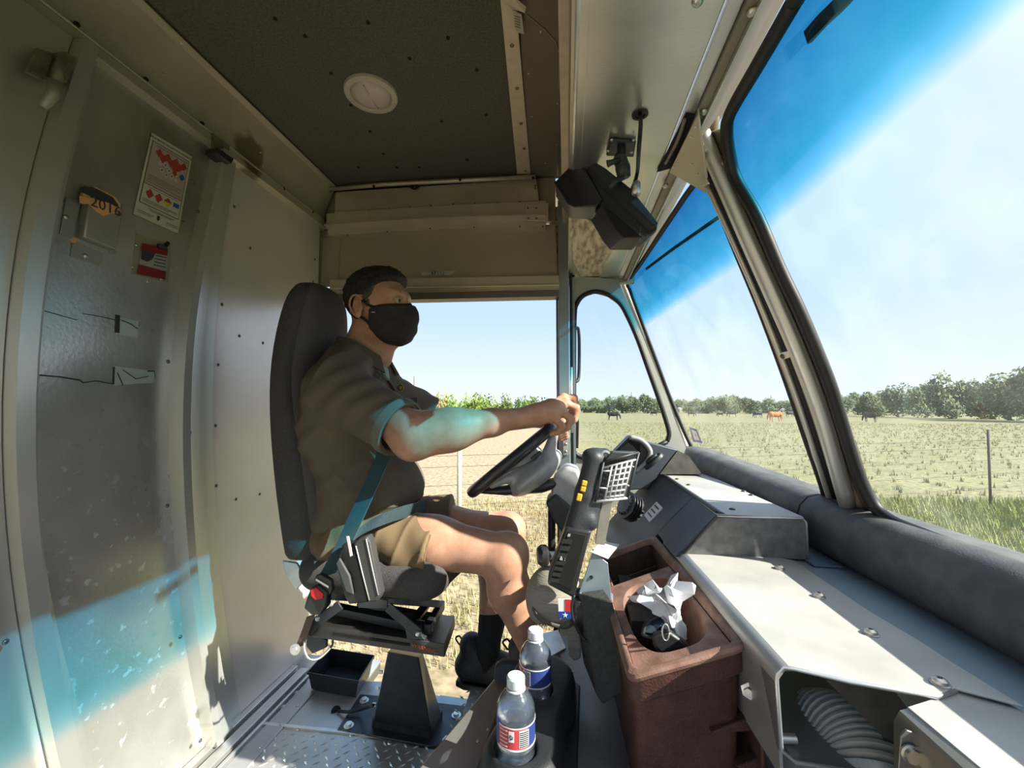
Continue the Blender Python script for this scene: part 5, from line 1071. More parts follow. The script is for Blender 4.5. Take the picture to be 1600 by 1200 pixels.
obj('cable', G().tube(bez([PZ(528, 1111, .006), PZ(545, 1112, .02), PZ(565, 1108, .03), P(583, 1102, 1.33)], 16), .005, 8), rubber, seat, smooth=True)
obj('cable_grommet', G().cyl(PZ(525, 1111, .001), PZ(525, 1111, .004), .016, 16), holem, seat)
# seat belt
sb2 = thing('seat_belt', 'dark blue-green seat belt across the driver chest and lap', 'belt', P(555, 800, 1.07))
web = M('belt webbing', (.018, .055, .065), .65, 0, col2=(.024, .068, .080), scale=4, bump=.5, bscale=500, stretch=(1, 1, 6))
ps_ = bez([P(618, 668, 1.115), P(604, 700, 1.108), P(585, 745, 1.085), P(562, 795, 1.065), P(538, 848, 1.055), P(510, 900, 1.045)], 40)
obj('shoulder_strap', G().ribbon(ps_, Vector((.93, .25, .30)), .047, .0022), web, sb2)
obj('shoulder_strap_edge', G().tube([p + Vector((.93, .25, .30)).normalized() * .0235 for p in ps_[14:]], .0015, 5), M('belt edge', (.10, .15, .16), .6), sb2)
pl_ = bez([P(508, 902, 1.052), P(535, 858, 1.060), P(566, 828, 1.085), P(606, 808, 1.108), P(642, 797, 1.18), P(660, 792, 1.27), P(664, 790, 1.36), P(650, 792, 1.44)], 44)
sds = [Vector((.45, .3, .85)) if i < 26 else Vector((.2, .1, 1)) for i in range(len(pl_))]
obj('lap_strap', G().ribbon(pl_, sds, .045, .0022), M('lap webbing', (.045, .075, .09), .6, bump=.5, bscale=500, var=.1, scale=20), sb2)
bk2 = obj('buckle_tongue', prism([(492, 901), (500, 896), (518, 907), (520, 922), (514, 931), (490, 917)], 1.035, .012), black, sb2, bevel=.003)
obj('latch_slot', prism([(494, 904), (514, 916), (513, 919), (493, 907)], 1.033, .004), galv, bk2)
rc_ = obj('buckle_body', prism([(486, 918), (497, 913), (512, 926), (510, 948), (500, 962), (486, 962), (474, 951), (479, 934)], 1.03, .024), black, sb2, bevel=.005, seg=3)
obj('release_button', prism([(485, 921), (494, 918), (506, 929), (504, 936), (492, 938), (485, 931)], 1.027, .006), M('red button', (.75, .02, .02), .4), rc_, bevel=.002)
obj('buckle_strap', G().ribbon([P(486, 962, 1.05), P(478, 985, 1.06), P(468, 1010, 1.07)], Vector((.9, 0, .35)), .026, .004), M('brown stalk', (.10, .065, .05), .6), sb2)
obj('anchor_bolt', G().lathe(P(462, 1014, 1.06), -Y3, [(.014, 0), (.014, .004), (.009, .005), (.009, .010), (.001, .011)], 14), galv, sb2, smooth='auto')
obj('anchor_wire', G().tube(bez([P(476, 998, 1.07), P(476, 1016, 1.06), P(484, 1030, 1.06), P(500, 1028, 1.08), P(518, 1010, 1.12), P(520, 1000, 1.14)], 24), .003, 6), galv, sb2, smooth=True)
# pouch hanging on the seat side
po = thing('leather_pouch', 'grey-black piped pouch hanging beside the seat cushion by the lap belt', 'pouch', P(560, 895, 1.03))
lm = M('pouch leather', (.055, .055, .055), .5, bump=.2, scale=200, var=.1)
obj('front_panel', prism([(552, 850), (560, 842), (573, 838), (578, 848), (594, 930), (590, 940), (576, 941)], 1.0, .03), lm, po, bevel=.004, seg=3)
obj('side_panel', prism([(524, 880), (535, 850), (552, 850), (576, 941), (545, 945), (538, 932)], 1.008, .035), black, po, bevel=.004)
for q3 in ([(556, 853), (566, 895), (577, 938)], [(572, 842), (582, 890), (591, 930)]): obj('piping', G().tube([P(a, b_, .999) for a, b_ in q3], .0018, 6), M('piping grey', (.45, .45, .44), .5), po, smooth=True)
obj('paper_slip', prism([(541, 838), (545, 838), (551, 868), (547, 870)], 1.0, .002), M('white slip', (.75, .7, .7), .7), po)
obj('flap', prism([(524, 880), (530, 872), (546, 900), (552, 930), (540, 925)], 1.0, .008), M('flap grey', (.07, .075, .08), .6), po, bevel=.003)
# ---- black floor bin
fb = thing('floor_bin', 'open black plastic tub on the floor behind the seat pedestal', 'bin', PZ(530, 1050, .05))
zr = .07; rq = [PZ(481, 1050, zr), PZ(560, 1063, zr), PZ(584, 1024, zr), PZ(514, 1013, zr)]; cc = sum(rq, Vector((0, 0, 0))) / 4
def sh_(k, z): return [Vector((cc.x + (p.x - cc.x) * k, cc.y + (p.y - cc.y) * k, z)) for p in rq]
obj('tub', G().loft([sh_(1, zr), sh_(1.03, zr), sh_(1.03, zr - .008), sh_(.98, zr - .010), sh_(.88, .004), sh_(.84, .010), sh_(.95, zr)], cap=False), M('tub plastic', (.02, .025, .035), .3), fb, smooth='auto')
obj('tub_base', G().hexa(sh_(.88, .002), sh_(.86, .010)), MATS['tub plastic'], fb)
# ---- cup holder and bottles
ch = thing('cup_holder', 'black moulded cup holder tray on the engine cover', 'holder', dz(812, 1150))
cup = dz(818, 1120, ZD); 
by = P(806, 1143, .74)
s = SDF((by.x - .14, by.y - .12, ZD - .01), (by.x + .16, by.y + .36, ZD + .16), .0032)
bz = ZD
s.ell((by.x + .012, by.y + .005, bz + .0), (.078, .085, .074), k=0).cap((by.x + .01, by.y + .02, bz + .02), (by.x + .035, by.y + .19, bz + .03), .062, .060, k=.03).cap((by.x + .03, by.y + .16, bz - .0), (by.x + .035, by.y + .22, bz + .03), .070, .066, k=.03)
s.half((by.x, by.y, bz + .062), (0, 0, 1), k=.006); s.half((by.x, by.y, bz + .001), (0, 0, -1))
s.cap((by.x, by.y, bz + .035), (by.x, by.y, bz + .12), .0355, .0355, k=.004, op='cut').cap((by.x + .022, by.y + .155, bz + .035), (by.x + .022, by.y + .155, bz + .12), .0355, .0355, k=.004, op='cut')
sobj('holder_body', s, black, ch)
obj('base_flange', G().slab([Vector((by.x + x, by.y + y, bz + .001)) for x, y in ((-.075, -.03), (-.055, -.075), (-.02, -.095), (.05, -.095), (.085, -.07), (.10, -.02), (.115, .26), (.10, .28), (-.03, .28), (-.05, .26))], (0, 0, .007)), black, ch, bevel=.003)
obj('back_wall', prism([(772, 1042, 1.02), (784, 1034, 1.02), (830, 1036, 1.02), (876, 1040, 1.02), (882, 1050, 1.02), (881, 1094, .98), (845, 1096, .98), (778, 1100, .98), (772, 1090, .98)], 1, (0, .02, -.0)), dkp, ch, bevel=.006)
for px_ in [(776, 1190), (846, 1196)]: obj('screw', G().dome(dz(*px_, ZD + .008), Z3, .004, .002), rivm, ch, smooth=True)
pet = bpy.data.materials.new('clear bottle'); pet.use_nodes = True; nn = pet.node_tree.nodes; nl = pet.node_tree.links; nn.clear()
po_, pt_, pg_, pd_, pm1, pm2, plw = (nn.new('ShaderNode' + k) for k in ('OutputMaterial', 'BsdfTransparent', 'BsdfGlossy', 'BsdfDiffuse', 'MixShader', 'MixShader', 'LayerWeight'))
pt_.inputs[0].default_value = (.90, .95, .99, 1); pg_.inputs['Roughness'].default_value = .08; pd_.inputs[0].default_value = (.62, .72, .85, 1); plw.inputs[0].default_value = .28
pm1.inputs[0].default_value = .06; nl.new(pt_.outputs[0], pm1.inputs[1]); nl.new(pd_.outputs[0], pm1.inputs[2]); nl.new(plw.outputs['Facing'], pm2.inputs[0]); nl.new(pm1.outputs[0], pm2.inputs[1]); nl.new(pg_.outputs[0], pm2.inputs[2]); nl.new(pm2.outputs[0], po_.inputs[0])
capw = M('frosted cap', (.62, .66, .68), .4)
lr, lb, lw_ = M('label red', (.52, .06, .07), .45), M('label blue', (.03, .05, .20), .45), M('label white', (.75, .75, .77), .5)
def bottle(o, label, rot):
    t = thing('water_bottle', label, 'bottle', o, 'water bottles in the cup holder'); o = Vector(o)
    pr = [(.026, 0), (.031, .003), (.0325, .009), (.030, .015), (.0325, .021), (.030, .027), (.0325, .033), (.0325, .040), (.0315, .042), (.0315, .078), (.0325, .080), (.0325, .088), (.0315, .096), (.027, .106), (.020, .115), (.0135, .121), (.0125, .126), (.0125, .131)]
    inn = [(max(r - .0008, .001), h + .001) for r, h in pr][::-1]
    obj('body', G().lathe(o, Z3, pr + [(.0117, .131)] + inn[1:], 32), pet, t, smooth=True)
    c = obj('cap', G().lathe(o + Z3 * .125, Z3, [(.0152, 0), (.0155, .002), (.0155, .014), (.0135, .0165), (.001, .0168)], 28), capw, t, smooth='auto')
    obj('neck_ring', G().lathe(o + Z3 * .119, Z3, [(.0128, 0), (.0165, .001), (.0165, .003), (.0128, .004)], 24), capw, t, smooth='auto')
    def arc(name, a0, a1, z0, z1, mat, r=.0322, par=t):
        n = max(4, int((a1 - a0) / 8)); g = G(); rings = []
        for i in range(n + 1):
            a = math.radians(a0 + (a1 - a0) * i / n + rot); d = Vector((math.cos(a), math.sin(a), 0)); rings.append([o + d * r + Z3 * z0, o + d * r + Z3 * z1, o + d * (r + .0005) + Z3 * z1, o + d * (r + .0005) + Z3 * z0])
        return obj(name, g.loft(rings), mat, par, smooth='auto')
    L = arc('label', -140, -48, .042, .077, lr); arc('label_field', -48, 220, .042, .077, lb, par=L)
    arc('label_border', -140, 40, .0415, .044, lw_, .0326, L); arc('label_border', -140, 40, .0755, .0775, lw_, .0326, L)
    arc('barcode_field', -74, -44, .047, .073, lw_, .0328, L)
    for i in range(8): arc('barcode_bar', -72, -46, .0483 + i * .003, .0498 + i * .003, black, .0334, L)
    arc('symbol_field', -104, -88, .056, .072, lw_, .0328, L)
    for k in range(3):
        aa = math.radians(-96 + rot); d = Vector((math.cos(aa), math.sin(aa), 0)); td = Vector((-d.y, d.x, 0)); c0_ = o + d * .0338 + Z3 * .064
        th = k * 2.0944; p0 = c0_ + td * math.cos(th) * .0035 + Z3 * math.sin(th) * .0035; p1 = c0_ + td * math.cos(th + 1.5) * .0035 + Z3 * math.sin(th + 1.5) * .0035; obj('arrow', G().tube([p0, p1], [.0011, .0004], 5), black, L)
    for k in range(5): arc('text_line', -134, -108, .047 + k * .006, .0482 + k * .006, lw_, .0328, L)
    return t
bo = (by.x, by.y, ZD + .036); bottle(bo, 'nearer water bottle with red and blue label, cap in front', 0)
bottle((by.x + .022, by.y + .155, ZD + .036), 'farther water bottle standing behind the other one', -60)
# ---- overhead monitor on its arm
mo = thing('rear_view_monitor', 'black hooded monitor hanging from the alloy soffit above the wheel', 'monitor', P(955, 300, .95))
scr = M('scuffed shell', (.040, .052, .050), .4, 0, col2=(.30, .34, .33), scale=38, contrast=(.64, .70), bump=.1)
obj('shell', prism([(905, 247, 1.02), (918, 247, 1.0), (944, 266, .96), (985, 298, .90), (1029, 350, .82), (1027, 361, .82), (1013, 370, .83), (1000, 364, .85), (943, 320, .93), (938, 306, .96)], 1, (-.012, .05, -.004)), scr, mo, bevel=.004)
obj('back_rib', prism([(918, 246, .99), (946, 262, .95), (986, 294, .89), (1030, 349, .81), (1020, 352, .82), (975, 308, .88), (938, 278, .94)], 1, (-.008, .014, -.006)), dkp, mo, bevel=.002)
obj('hood', prism([(867, 284, .99), (904, 246, 1.0), (941, 310, .94), (932, 321, .94), (897, 323, .96), (888, 318, .97)], 1, (-.0, .09, .01)), holem if False else black, mo, bevel=.002)
obj('hood_edge', G().tube([P(867, 284, .988), P(888, 318, .968), P(897, 323, .958), P(932, 321, .938), P(941, 311, .938)], .0026, 6), dkp, mo, smooth=True)
obj('lower_hood', prism([(940, 322, .93), (1004, 366, .85), (1012, 370, .84), (974, 371, .88), (962, 358, .90)], 1, (-.02, .07, .0)), black, mo, bevel=.002)
obj('mount_plate', G().slab([PZ(a, b, SZ - .001) for a, b in [(953, 214), (994, 217), (990, 241), (947, 239)]], (0, 0, -.008)), dkp, mo, bevel=.003)
for px_ in [(956, 219), (950, 236), (990, 219), (987, 238)]: obj('screw', G().dome(PZ(*px_, SZ - .009), -Z3, .0035, .002), rivm, mo, smooth=True)
aj = PZ(971, 228, SZ - .01); yj = aj.y
obj('swivel_arm', G().tube([aj, P(971, 246, yj), P(973, 262, yj), P(975, 276, yj)], [.009, .010, .016, .014], 12), dkp, mo, smooth=True)
obj('ball', G().lathe(P(969, 250, yj), Z3, [(.001, -.016), (.011, -.012), (.0155, 0), (.011, .012), (.001, .016)], 16), dkp, mo, smooth=True)
obj('wing_lever', G().tube([P(968, 250, yj - .01), P(955, 254, yj - .015), P(949, 256, yj - .015)], [.006, .006, .008], 8), dkp, mo, smooth=True)
obj('link', G().tube([P(974, 276, yj), P(962, 283, yj), P(955, 290, yj - .01)], .007, 8), dkp, mo, smooth=True)
gz = PZ(1000, 178, SZ); g = G(); g.lathe(gz, -Z3, [(.0155, 0), (.0155, .003), (.010, .004), (.009, .001), (.001, .0008)], 20); obj('grommet', g, rubber, mo, smooth='auto')
obj('cable', G().tube(bez([gz - Z3 * .0, P(1001, 195, gz.y - .02), P(998, 235, gz.y - .03), P(996, 268, .92), P(990, 290, .90), P(981, 306, .885)], 28), .004, 8), rubber, mo, smooth=True)
obj('connector', G().tube([P(995, 286, .87), P(994, 303, .86)], [.0075, .009], 10), alu_w, mo, smooth=True)
# ---- things on the bulkhead
pw = M('poster paper', (.62, .56, .50), .75, var=.04, scale=6)
pt = thing('placard', 'white hazardous-materials placard with red diamonds on the rear bulkhead', 'poster', PX(252, 285, BX))
pc = {'tl': (237, 207), 'tr': (300, 245), 'br': (278, 365), 'bl': (208, 334)}
cTL, cTR, cBR, cBL = (PX(*pc[k], BX + .002) for k in ('tl', 'tr', 'br', 'bl'))
def pq(u, v, h=0): p = (cTL * (1 - u) + cTR * u) * (1 - v) + (cBL * (1 - u) + cBR * u) * v; p.x = BX + .002 + h; return p
def pquad(name, u0, v0, u1, v1, mat, h, par=pt): return obj(name, G().slab([pq(u0, v0, h), pq(u1, v0, h), pq(u1, v1, h), pq(u0, v1, h)], (.0003, 0, 0)), mat, par)
pquad('sheet', 0, 0, 1, 1, pw, 0); ink = M('ink', (.04, .04, .05), .7); prd = M('ink red', (.42, .055, .035), .7); pbl = M('ink blue', (.02, .10, .40), .7); ppk = M('paper pinkish', (.48, .38, .37), .75); pyl = M('ink yellow', (.65, .50, .05), .7)
pquad('frame_line', .05, .08, .95, .84, ink, .0005); pquad('field', .065, .088, .935, .60, ppk, .0009); pquad('field', .065, .608, .935, .832, pw, .0009)
pax, pay = (cTR - cTL).normalized(), (cTL - cBL).normalized(); pW = (cTR - cTL).length
text('lettering', 'PROHIBITED HAZARDOUS MATERIALS', pq(.5, .042, .0004), pax, pay, pW / 17.2, ink, pt)
def diam(u, v, du, dv, mat, h=.0014): obj('diamond', G().slab([pq(u, v - dv, h), pq(u + du, v, h), pq(u, v + dv, h), pq(u - du, v, h)], (.0003, 0, 0)), mat, pt)
for u, v in [(.24, .155), (.34, .20), (.44, .155), (.54, .20), (.64, .155), (.74, .20), (.84, .155), (.64, .245)]: diam(u, v + .03, .085, .052, prd)
for u, v in [(.30, .30), (.42, .29), (.52, .335), (.36, .37), (.48, .40), (.60, .385), (.72, .40), (.70, .33)]: diam(u, v, .06, .036, pw)
for u, v in [(.42, .29), (.52, .335), (.48, .40), (.36, .37), (.60, .385)]: diam(u, v - .006, .02, .014, ink, .0018)
diam(.66, .325, .06, .036, prd, .0018); diam(.84, .325, .075, .045, pbl)
for u in (.22, .42): diam(u, .70, .09, .058, prd)
obj('diamond', G().slab([pq(.63, .645, .0014), pq(.73, .70, .0014), pq(.53, .70, .0014)], (.0003, 0, 0)), prd, pt); obj('diamond', G().slab([pq(.53, .70, .0014), pq(.73, .70, .0014), pq(.63, .755, .0014)], (.0003, 0, 0)), pyl, pt)
pquad('blue_box', .76, .665, .90, .715, pbl, .0014)
for i, (v, u0, u1) in enumerate([(.115, .15, .9), (.48, .1, .9), (.50, .1, .8), (.52, .12, .86), (.54, .1, .7), (.565, .1, .9), (.625, .15, .85), (.775, .1, .9), (.79, .1, .88), (.805, .1, .7), (.865, .25, .85), (.88, .3, .8), (.93, .05, .4), (.95, .05, .35), (.93, .7, .95), (.95, .7, .97)]): pquad('text_line', u0, v, u1, v + .006, M('ink grey', (.16, .14, .14), .7), .0013)
obj('emblem', G().slab([pq(.47, .90, .0012), pq(.53, .90, .0012), pq(.53, .94, .0012), pq(.50, .965, .0012), pq(.47, .94, .0012)], (.0003, 0, 0)), ink, pt)
dp_ = thing('document_holder', 'grey sheet-metal document pocket riveted to the rear bulkhead', 'holder', PX(145, 360, BX))
hm = M('holder sheet', (.34, .33, .29), .45, .5, col2=(.40, .39, .34), scale=6)
wallquad('pocket', [(127, 310), (150, 318), (158, 331), (170, 330), (180, 334), (170, 391), (118, 371)], BX, .022, hm, dp_, .003)
wallquad('left_flange', [(102, 308), (126, 313), (112, 372), (92, 366)], BX, .003, hm, dp_, .001); wallquad('right_flange', [(180, 342), (187, 344), (178, 398), (170, 396)], BX, .003, hm, dp_, .001); wallquad('lower_flange', [(112, 376), (160, 397), (157, 416), (109, 401)], BX, .003, hm, dp_, .001)
for px_ in [(103, 339), (178, 368), (134, 400)]: obj('rivet', G().dome(PX(*px_, BX + .003), X3, .006, .003, 12), rivm, dp_, smooth=True)
bk3 = thing('booklet', 'orange and black booklet marked 2016 tucked in the document pocket', 'booklet', PX(152, 315, BX))
wallquad('cover', [(124, 305), (130, 291), (145, 292), (176, 308), (185, 320), (180, 340), (124, 318)], BX + .006, .008, M('booklet orange', (.80, .42, .20), .6), bk3, .001)
wallquad('spine_band', [(127, 300), (130, 291), (145, 292), (176, 308), (185, 321), (183, 326)], BX + .0145, .0006, ink, bk3, 0)
ax2 = (PX(180, 330, BX) - PX(150, 318, BX)).normalized()
text('lettering', '2016', PX(166, 323.5, BX + .0240), ax2, Z3, .034, ink, bk3)
obj('corner_tab', G().slab([PX(a, b, BX + .023) for a, b in [(109, 375), (120, 372), (118, 380), (111, 379)]], (.001, 0, 0)), MATS['booklet orange'], bk3)
wallquad('peel', [(124, 306), (150, 312), (170, 317), (185, 325), (184, 334), (174, 333), (162, 338), (150, 331), (138, 319), (124, 317)], BX + .0225, .0006, MATS['booklet orange'], bk3, 0)
ex = thing('inspection_tag_pouch', 'clear riveted pouch with a red and white tag below the placard', 'tag', PX(237, 405, BX))
wallquad('backing', [(212, 364), (268, 384), (262, 442), (205, 428)], BX, .0015, M('clear film', (.36, .33, .25), .3, .2), ex, 0)
wallquad('tag_sheet', [(222, 380), (262, 388), (258, 437), (214, 428)], BX + .002, .003, M('tag white', (.40, .37, .34), .5), ex, .001)
wallquad('red_band', [(222, 380), (262, 388), (261, 400), (220, 391)], BX + .0052, .0008, M('tag red', (.22, .015, .02), .5), ex, 0); wallquad('red_band', [(217, 413), (259, 424), (258, 437), (214, 428)], BX + .0052, .0008, MATS['tag red'], ex, 0)
wallquad('dark_print', [(221, 391), (243, 395), (238, 405), (230, 409), (220, 405)], BX + .0052, .0006, ink, ex, 0)
for k in range(4): wallquad('text_line', [(243 - k, 398 + k * 5), (260 - k * .5, 402 + k * 5), (260 - k * .5, 403.5 + k * 5), (243 - k, 399.5 + k * 5)], BX + .0052, .0006, ink, ex, 0)
obj('clip', G().tube([PX(248, 384, BX + .012), PX(257, 386, BX + .012), PX(263, 379, BX + .014)], [.006, .006, .005], 8), black, ex, smooth=True)
for px_ in [(213, 383), (207, 417), (231, 440), (252, 436), (261, 405)]: obj('rivet', G().dome(PX(*px_, BX + .002), X3, .0035, .002, 8), rivm, ex, smooth=True)
# ---- ceiling lamp
cl = thing('dome_light', 'round white dome light on the dark ceiling', 'light', PZ(580, 146, 2.045))
o_ = PZ(580, 146, 2.052); rl = .083
obj('bezel', G().lathe(o_, -Z3, [(rl, 0), (rl, .004), (rl * .97, .009), (rl * .78, .012), (rl * .74, .008), (rl * .72, .0)], 48), M('lamp bezel', (.55, .50, .42), .4), cl, smooth='auto')
obj('lens', G().lathe(o_, -Z3, [(rl * .73, .004), (rl * .73, .009), (rl * .5, .014), (.001, .016)], 40), M('lamp lens', (.60, .52, .49), .3), cl, smooth=True)
obj('lens_rib', G().box((o_.x - .002, o_.y - rl * .62, o_.z - .0155), (o_.x + .002, o_.y + rl * .62, o_.z - .011)), M('lamp rib', (.45, .38, .34), .4), cl)
for a in (.6, 2.2, 3.8, 5.4): obj('screw', G().dome(o_ + Vector((math.cos(a) * rl * .87, math.sin(a) * rl * .87, -.010)), -Z3, .0035, .002), rivm, cl, smooth=True)
# paper tag stuck on the beige ceiling trim
ct = thing('torn_tag', 'torn paper tag with faded print hanging from the beige ceiling strip', 'tag', PZ(808, 30, 2.03))
obj('paper', G().slab([PZ(a, b, 2.030) for a, b in [(800, 14), (815, 22), (819, 53), (807, 50)]], (0, 0, -.001)), M('tag paper', (.55, .50, .40), .8), ct)
obj('torn_flap', G().slab([PZ(a, b, z) for a, b, z in [(784, 0, 2.03), (800, -8, 2.03), (822, 10, 2.01), (820, 20, 2.02), (802, 14, 2.03)]], (0, 0, -.001)), beige, ct)
for k in range(5): obj('text_line', G().slab([PZ(a, b, 2.0285) for a, b in [(804, 24 + k * 4), (813, 27 + k * 4), (813, 28.5 + k * 4), (804, 25.5 + k * 4)]], (0, 0, -.0004)), M('faded ink', (.25, .22, .18), .8), ct)
obj('x', G().box((0, 0, 0), (.001, .001, .001)), darkm); bpy.data.objects.remove(bpy.data.objects['x'])
# ================================================================= OUTSIDE
gm = M('pasture', (.20, .20, .095), .95, 0, col2=(.29, .27, .145), scale=.7, detail=10, contrast=(.3, .7), stretch=(1, 1, 1))
def ground_mat():
    n = gm.node_tree.nodes; l = gm.node_tree.links; b = n['Principled BSDF']; tc = n['Texture Coordinate']
    r = [x for x in n if x.type == 'VALTORGB'][0]
    n2 = n.new('ShaderNodeTexNoise'); n2.inputs['Scale'].default_value = 9; n2.inputs['Detail'].default_value = 8; l.new(tc.outputs['Object'], n2.inputs[0])
    r2 = n.new('ShaderNodeValToRGB'); l.new(n2.outputs['Fac'], r2.inputs[0]); r2.color_ramp.elements[0].position = .35; r2.color_ramp.elements[0].color = (.55, .55, .5, 1); r2.color_ramp.elements[1].position = .6; r2.color_ramp.elements[1].color = (1.15, 1.12, 1.1, 1)
    m = n.new('ShaderNodeMix'); m.data_type = 'RGBA'; m.blend_type = 'MULTIPLY'; m.inputs['Factor'].default_value = 1; l.new(r.outputs[0], m.inputs['A']); l.new(r2.outputs[0], m.inputs['B'])
    # dry strip of tan verge beside the road, beyond the driver's doorway
    sp = n.new('ShaderNodeSeparateXYZ'); l.new(tc.outputs['Object'], sp.inputs[0]); mr = n.new('ShaderNodeMapRange'); mr.inputs['From Min'].default_value = 2.2; mr.inputs['From Max'].default_value = -2.5; l.new(sp.outputs['X'], mr.inputs[0])
    m2 = n.new('ShaderNodeMix'); m2.data_type = 'RGBA'; m2.inputs['B'].default_value = (.40, .31, .20, 1); l.new(mr.outputs[0], m2.inputs['Factor'])
    l.new(r.outputs[0], m2.inputs['A'])
    l.new(m2.outputs['Result'], m.inputs['A']); l.new(m.outputs['Result'], b.inputs['Base Color'])
ground_mat()
ground = setting('ground', G().add([(-900, -300, -.9), (900, -300, -.9), (900, 1200, -.9), (-900, 1200, -.9)], [(0, 1, 2, 3)]), gm)
# grass tufts near the road
rg = random.Random(3)
def tufts(name, area, n, h, col, w=.006):
    g = G(); vs, fs = [], []
    for _ in range(n):
        x = rg.uniform(area[0], area[1]); y = rg.uniform(area[2], area[3])
        for _ in range(5):
            a = rg.uniform(0, 6.28); hh = h * rg.uniform(.4, 1.1); k = len(vs); bx = x + rg.gauss(0, .03); by = y + rg.gauss(0, .03); ww = w * rg.uniform(.6, 1.4)
            vs += [(bx - ww * math.sin(a), by + ww * math.cos(a), -.9), (bx + ww * math.sin(a), by - ww * math.cos(a), -.9), (bx + math.cos(a) * hh * .35, by + math.sin(a) * hh * .35, -.9 + hh)]; fs.append((k, k + 1, k + 2))
    g.v = [Vector(v) for v in vs]; g.f = fs
    o = obj(name, g, col, fix=False); return o
tag(tufts('grass', (3.2, 16, 3, 10), 9000, .22, M('green grass', (.20, .25, .06), .8, 0, col2=(.34, .34, .12), scale=.6), .010), 'green roadside grass below the passenger-side windshield', 'grass', kind='stuff')
tag(tufts('grass', (-5, 3, 3.2, 9), 6000, .10, M('dry grass', (.40, .32, .17), .8, 0, col2=(.40, .38, .19), scale=.8), .006), 'dry tan verge grass beyond the open driver doorway', 'grass', kind='stuff')
tag(tufts('grass', (2, 60, 9, 60), 9000, .16, M('pasture tufts', (.28, .28, .14), .9, 0, col2=(.34, .33, .18), scale=.3), .014), 'low olive pasture grass around the grazing cattle', 'grass', kind='stuff')
# trees
leafA = M('leaf olive hazed', (.10, .15, .075), .8, 0, col2=(.17, .22, .11), scale=.8); leafB = M('leaf bright', (.13, .22, .035), .7, 0, col2=(.24, .33, .07), scale=.8); leafT = M('leaf tan', (.30, .26, .13), .8, 0, col2=(.42, .34, .18), scale=.8)  # leafA lightened so its colour carries the distance haze
bark = M('bark', (.16, .13, .10), .9, var=.3, scale=8)
def crown_mesh(seed, w, h, n, leaf, lo=.02):
    r = random.Random(seed); g = G(); blobs = []
    for _ in range(9):
        a = r.uniform(0, 6.28); d = r.uniform(0, w * .33); blobs.append((math.cos(a) * d, math.sin(a) * d, h * r.uniform(lo + .15, .8), r.uniform(.16, .28) * w))
    vs, fs = [], []
    for _ in range(n):
        bx, by, bz, br = r.choice(blobs); u = Vector((r.gauss(0, 1), r.gauss(0, 1), r.gauss(0, .8))).normalized() * br * r.uniform(.55, 1.05)
        c = Vector((bx, by, max(bz + u.z, h * lo * .3))) + Vector((u.x, u.y, 0)); a = Vector((r.gauss(0, 1), r.gauss(0, 1), r.gauss(0, 1))).normalized(); b = a.orthogonal().normalized(); s = leaf * r.uniform(.5, 1.2)
        k = len(vs); vs += [c - a * s, c + b * s * .6, c + a * s, c - b * s * .6]; fs.append((k, k + 1, k + 2, k + 3))
    g.v = [Vector(v) for v in vs]; g.f = fs; return g
protos = []
def make_tree(seed, w, h, n, leaf, mat, name, lo=.02):
    t = thing(name, 'x', 'tree'); me = crown_mesh(seed, w, h, n, leaf, lo)
    obj('crown', me, mat, t, fix=False)
    g = G(); g.tube([(0, 0, 0), (.1, 0, h * .3), (0, .1, h * .6)], [w * .035, w * .025, w * .01], 7); g.tube([(.1, 0, h * .3), (w * .25, .1, h * .6)], [w * .02, w * .008], 6); g.tube([(.08, 0, h * .25), (-w * .22, -.1, h * .55)], [w * .02, w * .008], 6)
    obj('trunk', g, bark, t, smooth=True); return t
T = [make_tree(11 + i, 8, 6.5, 2200, .36, leafA, 'mesquite_tree') for i in range(4)]
TB = [make_tree(31 + i, 5, 2.6, 900, .22, leafB, 'green_bush', .0) for i in range(2)]
TT = [make_tree(51, 4, 3, 900, .16, leafT, 'dry_bush', .0)]
first = set()
def put(proto, p, s, rz, label, cat, group):
    if proto.name in first: o = copy_tree(proto)
    else: o = proto; first.add(proto.name)
    o.location = p; o.scale = s if isinstance(s, tuple) else (s, s, s); o.rotation_euler = (0, 0, rz); tag(o, label, cat, group); return o
rt = random.Random(5)
ordw = ['first', 'second', 'third', 'fourth', 'fifth', 'sixth', 'seventh', 'eighth', 'ninth', 'tenth', 'eleventh', 'twelfth']
for row, d0 in ((0, 172), (1, 195)):
    for i in range(11):
        px_ = 892 + i * 40 + row * 20
        put(T[(i + row) % 4], far(px_, d0 + rt.uniform(-3, 3)), (1.15, .8, rt.uniform(.85, 1.15)), rt.choice([0, math.pi]) , 'small hazy tree in the far treeline behind the grazing cattle', 'tree', 'far treeline behind the cattle')
for i, (px_, d, s) in enumerate([(1318, 140, .95), (1362, 132, 1.1), (1402, 128, 1.2), (1445, 124, 1.3), (1490, 116, 1.35), (1533, 112, 1.25), (1576, 105, 1.4), (1622, 100, 1.5), (1670, 98, 1.4), (1722, 96, 1.5), (1780, 94, 1.4), (1845, 92, 1.5), (1920, 90, 1.4)]):
    put(T[i % 4], far(px_, d), (s * .78, s * .55, s * rt.uniform(.85, 1.05)), rt.uniform(-.3, .3), ('olive tree seen through the passenger-side pane, %s from the centre post' % ordw[i]) if i < 8 else 'olive tree beyond the right edge of the passenger-side pane', 'tree', 'trees through the passenger-side windshield')
for i, px_ in enumerate([1340, 1383, 1425, 1468, 1512, 1555, 1600, 1650, 1705, 1765, 1830, 1900, 1980]):
    put(T[(i + 1) % 4], far(px_, 160), (1.0, .6, 1.15), rt.uniform(-.3, .3), 'paler tree in the second row behind the olive trees of the passenger-side pane', 'tree', 'second tree row')
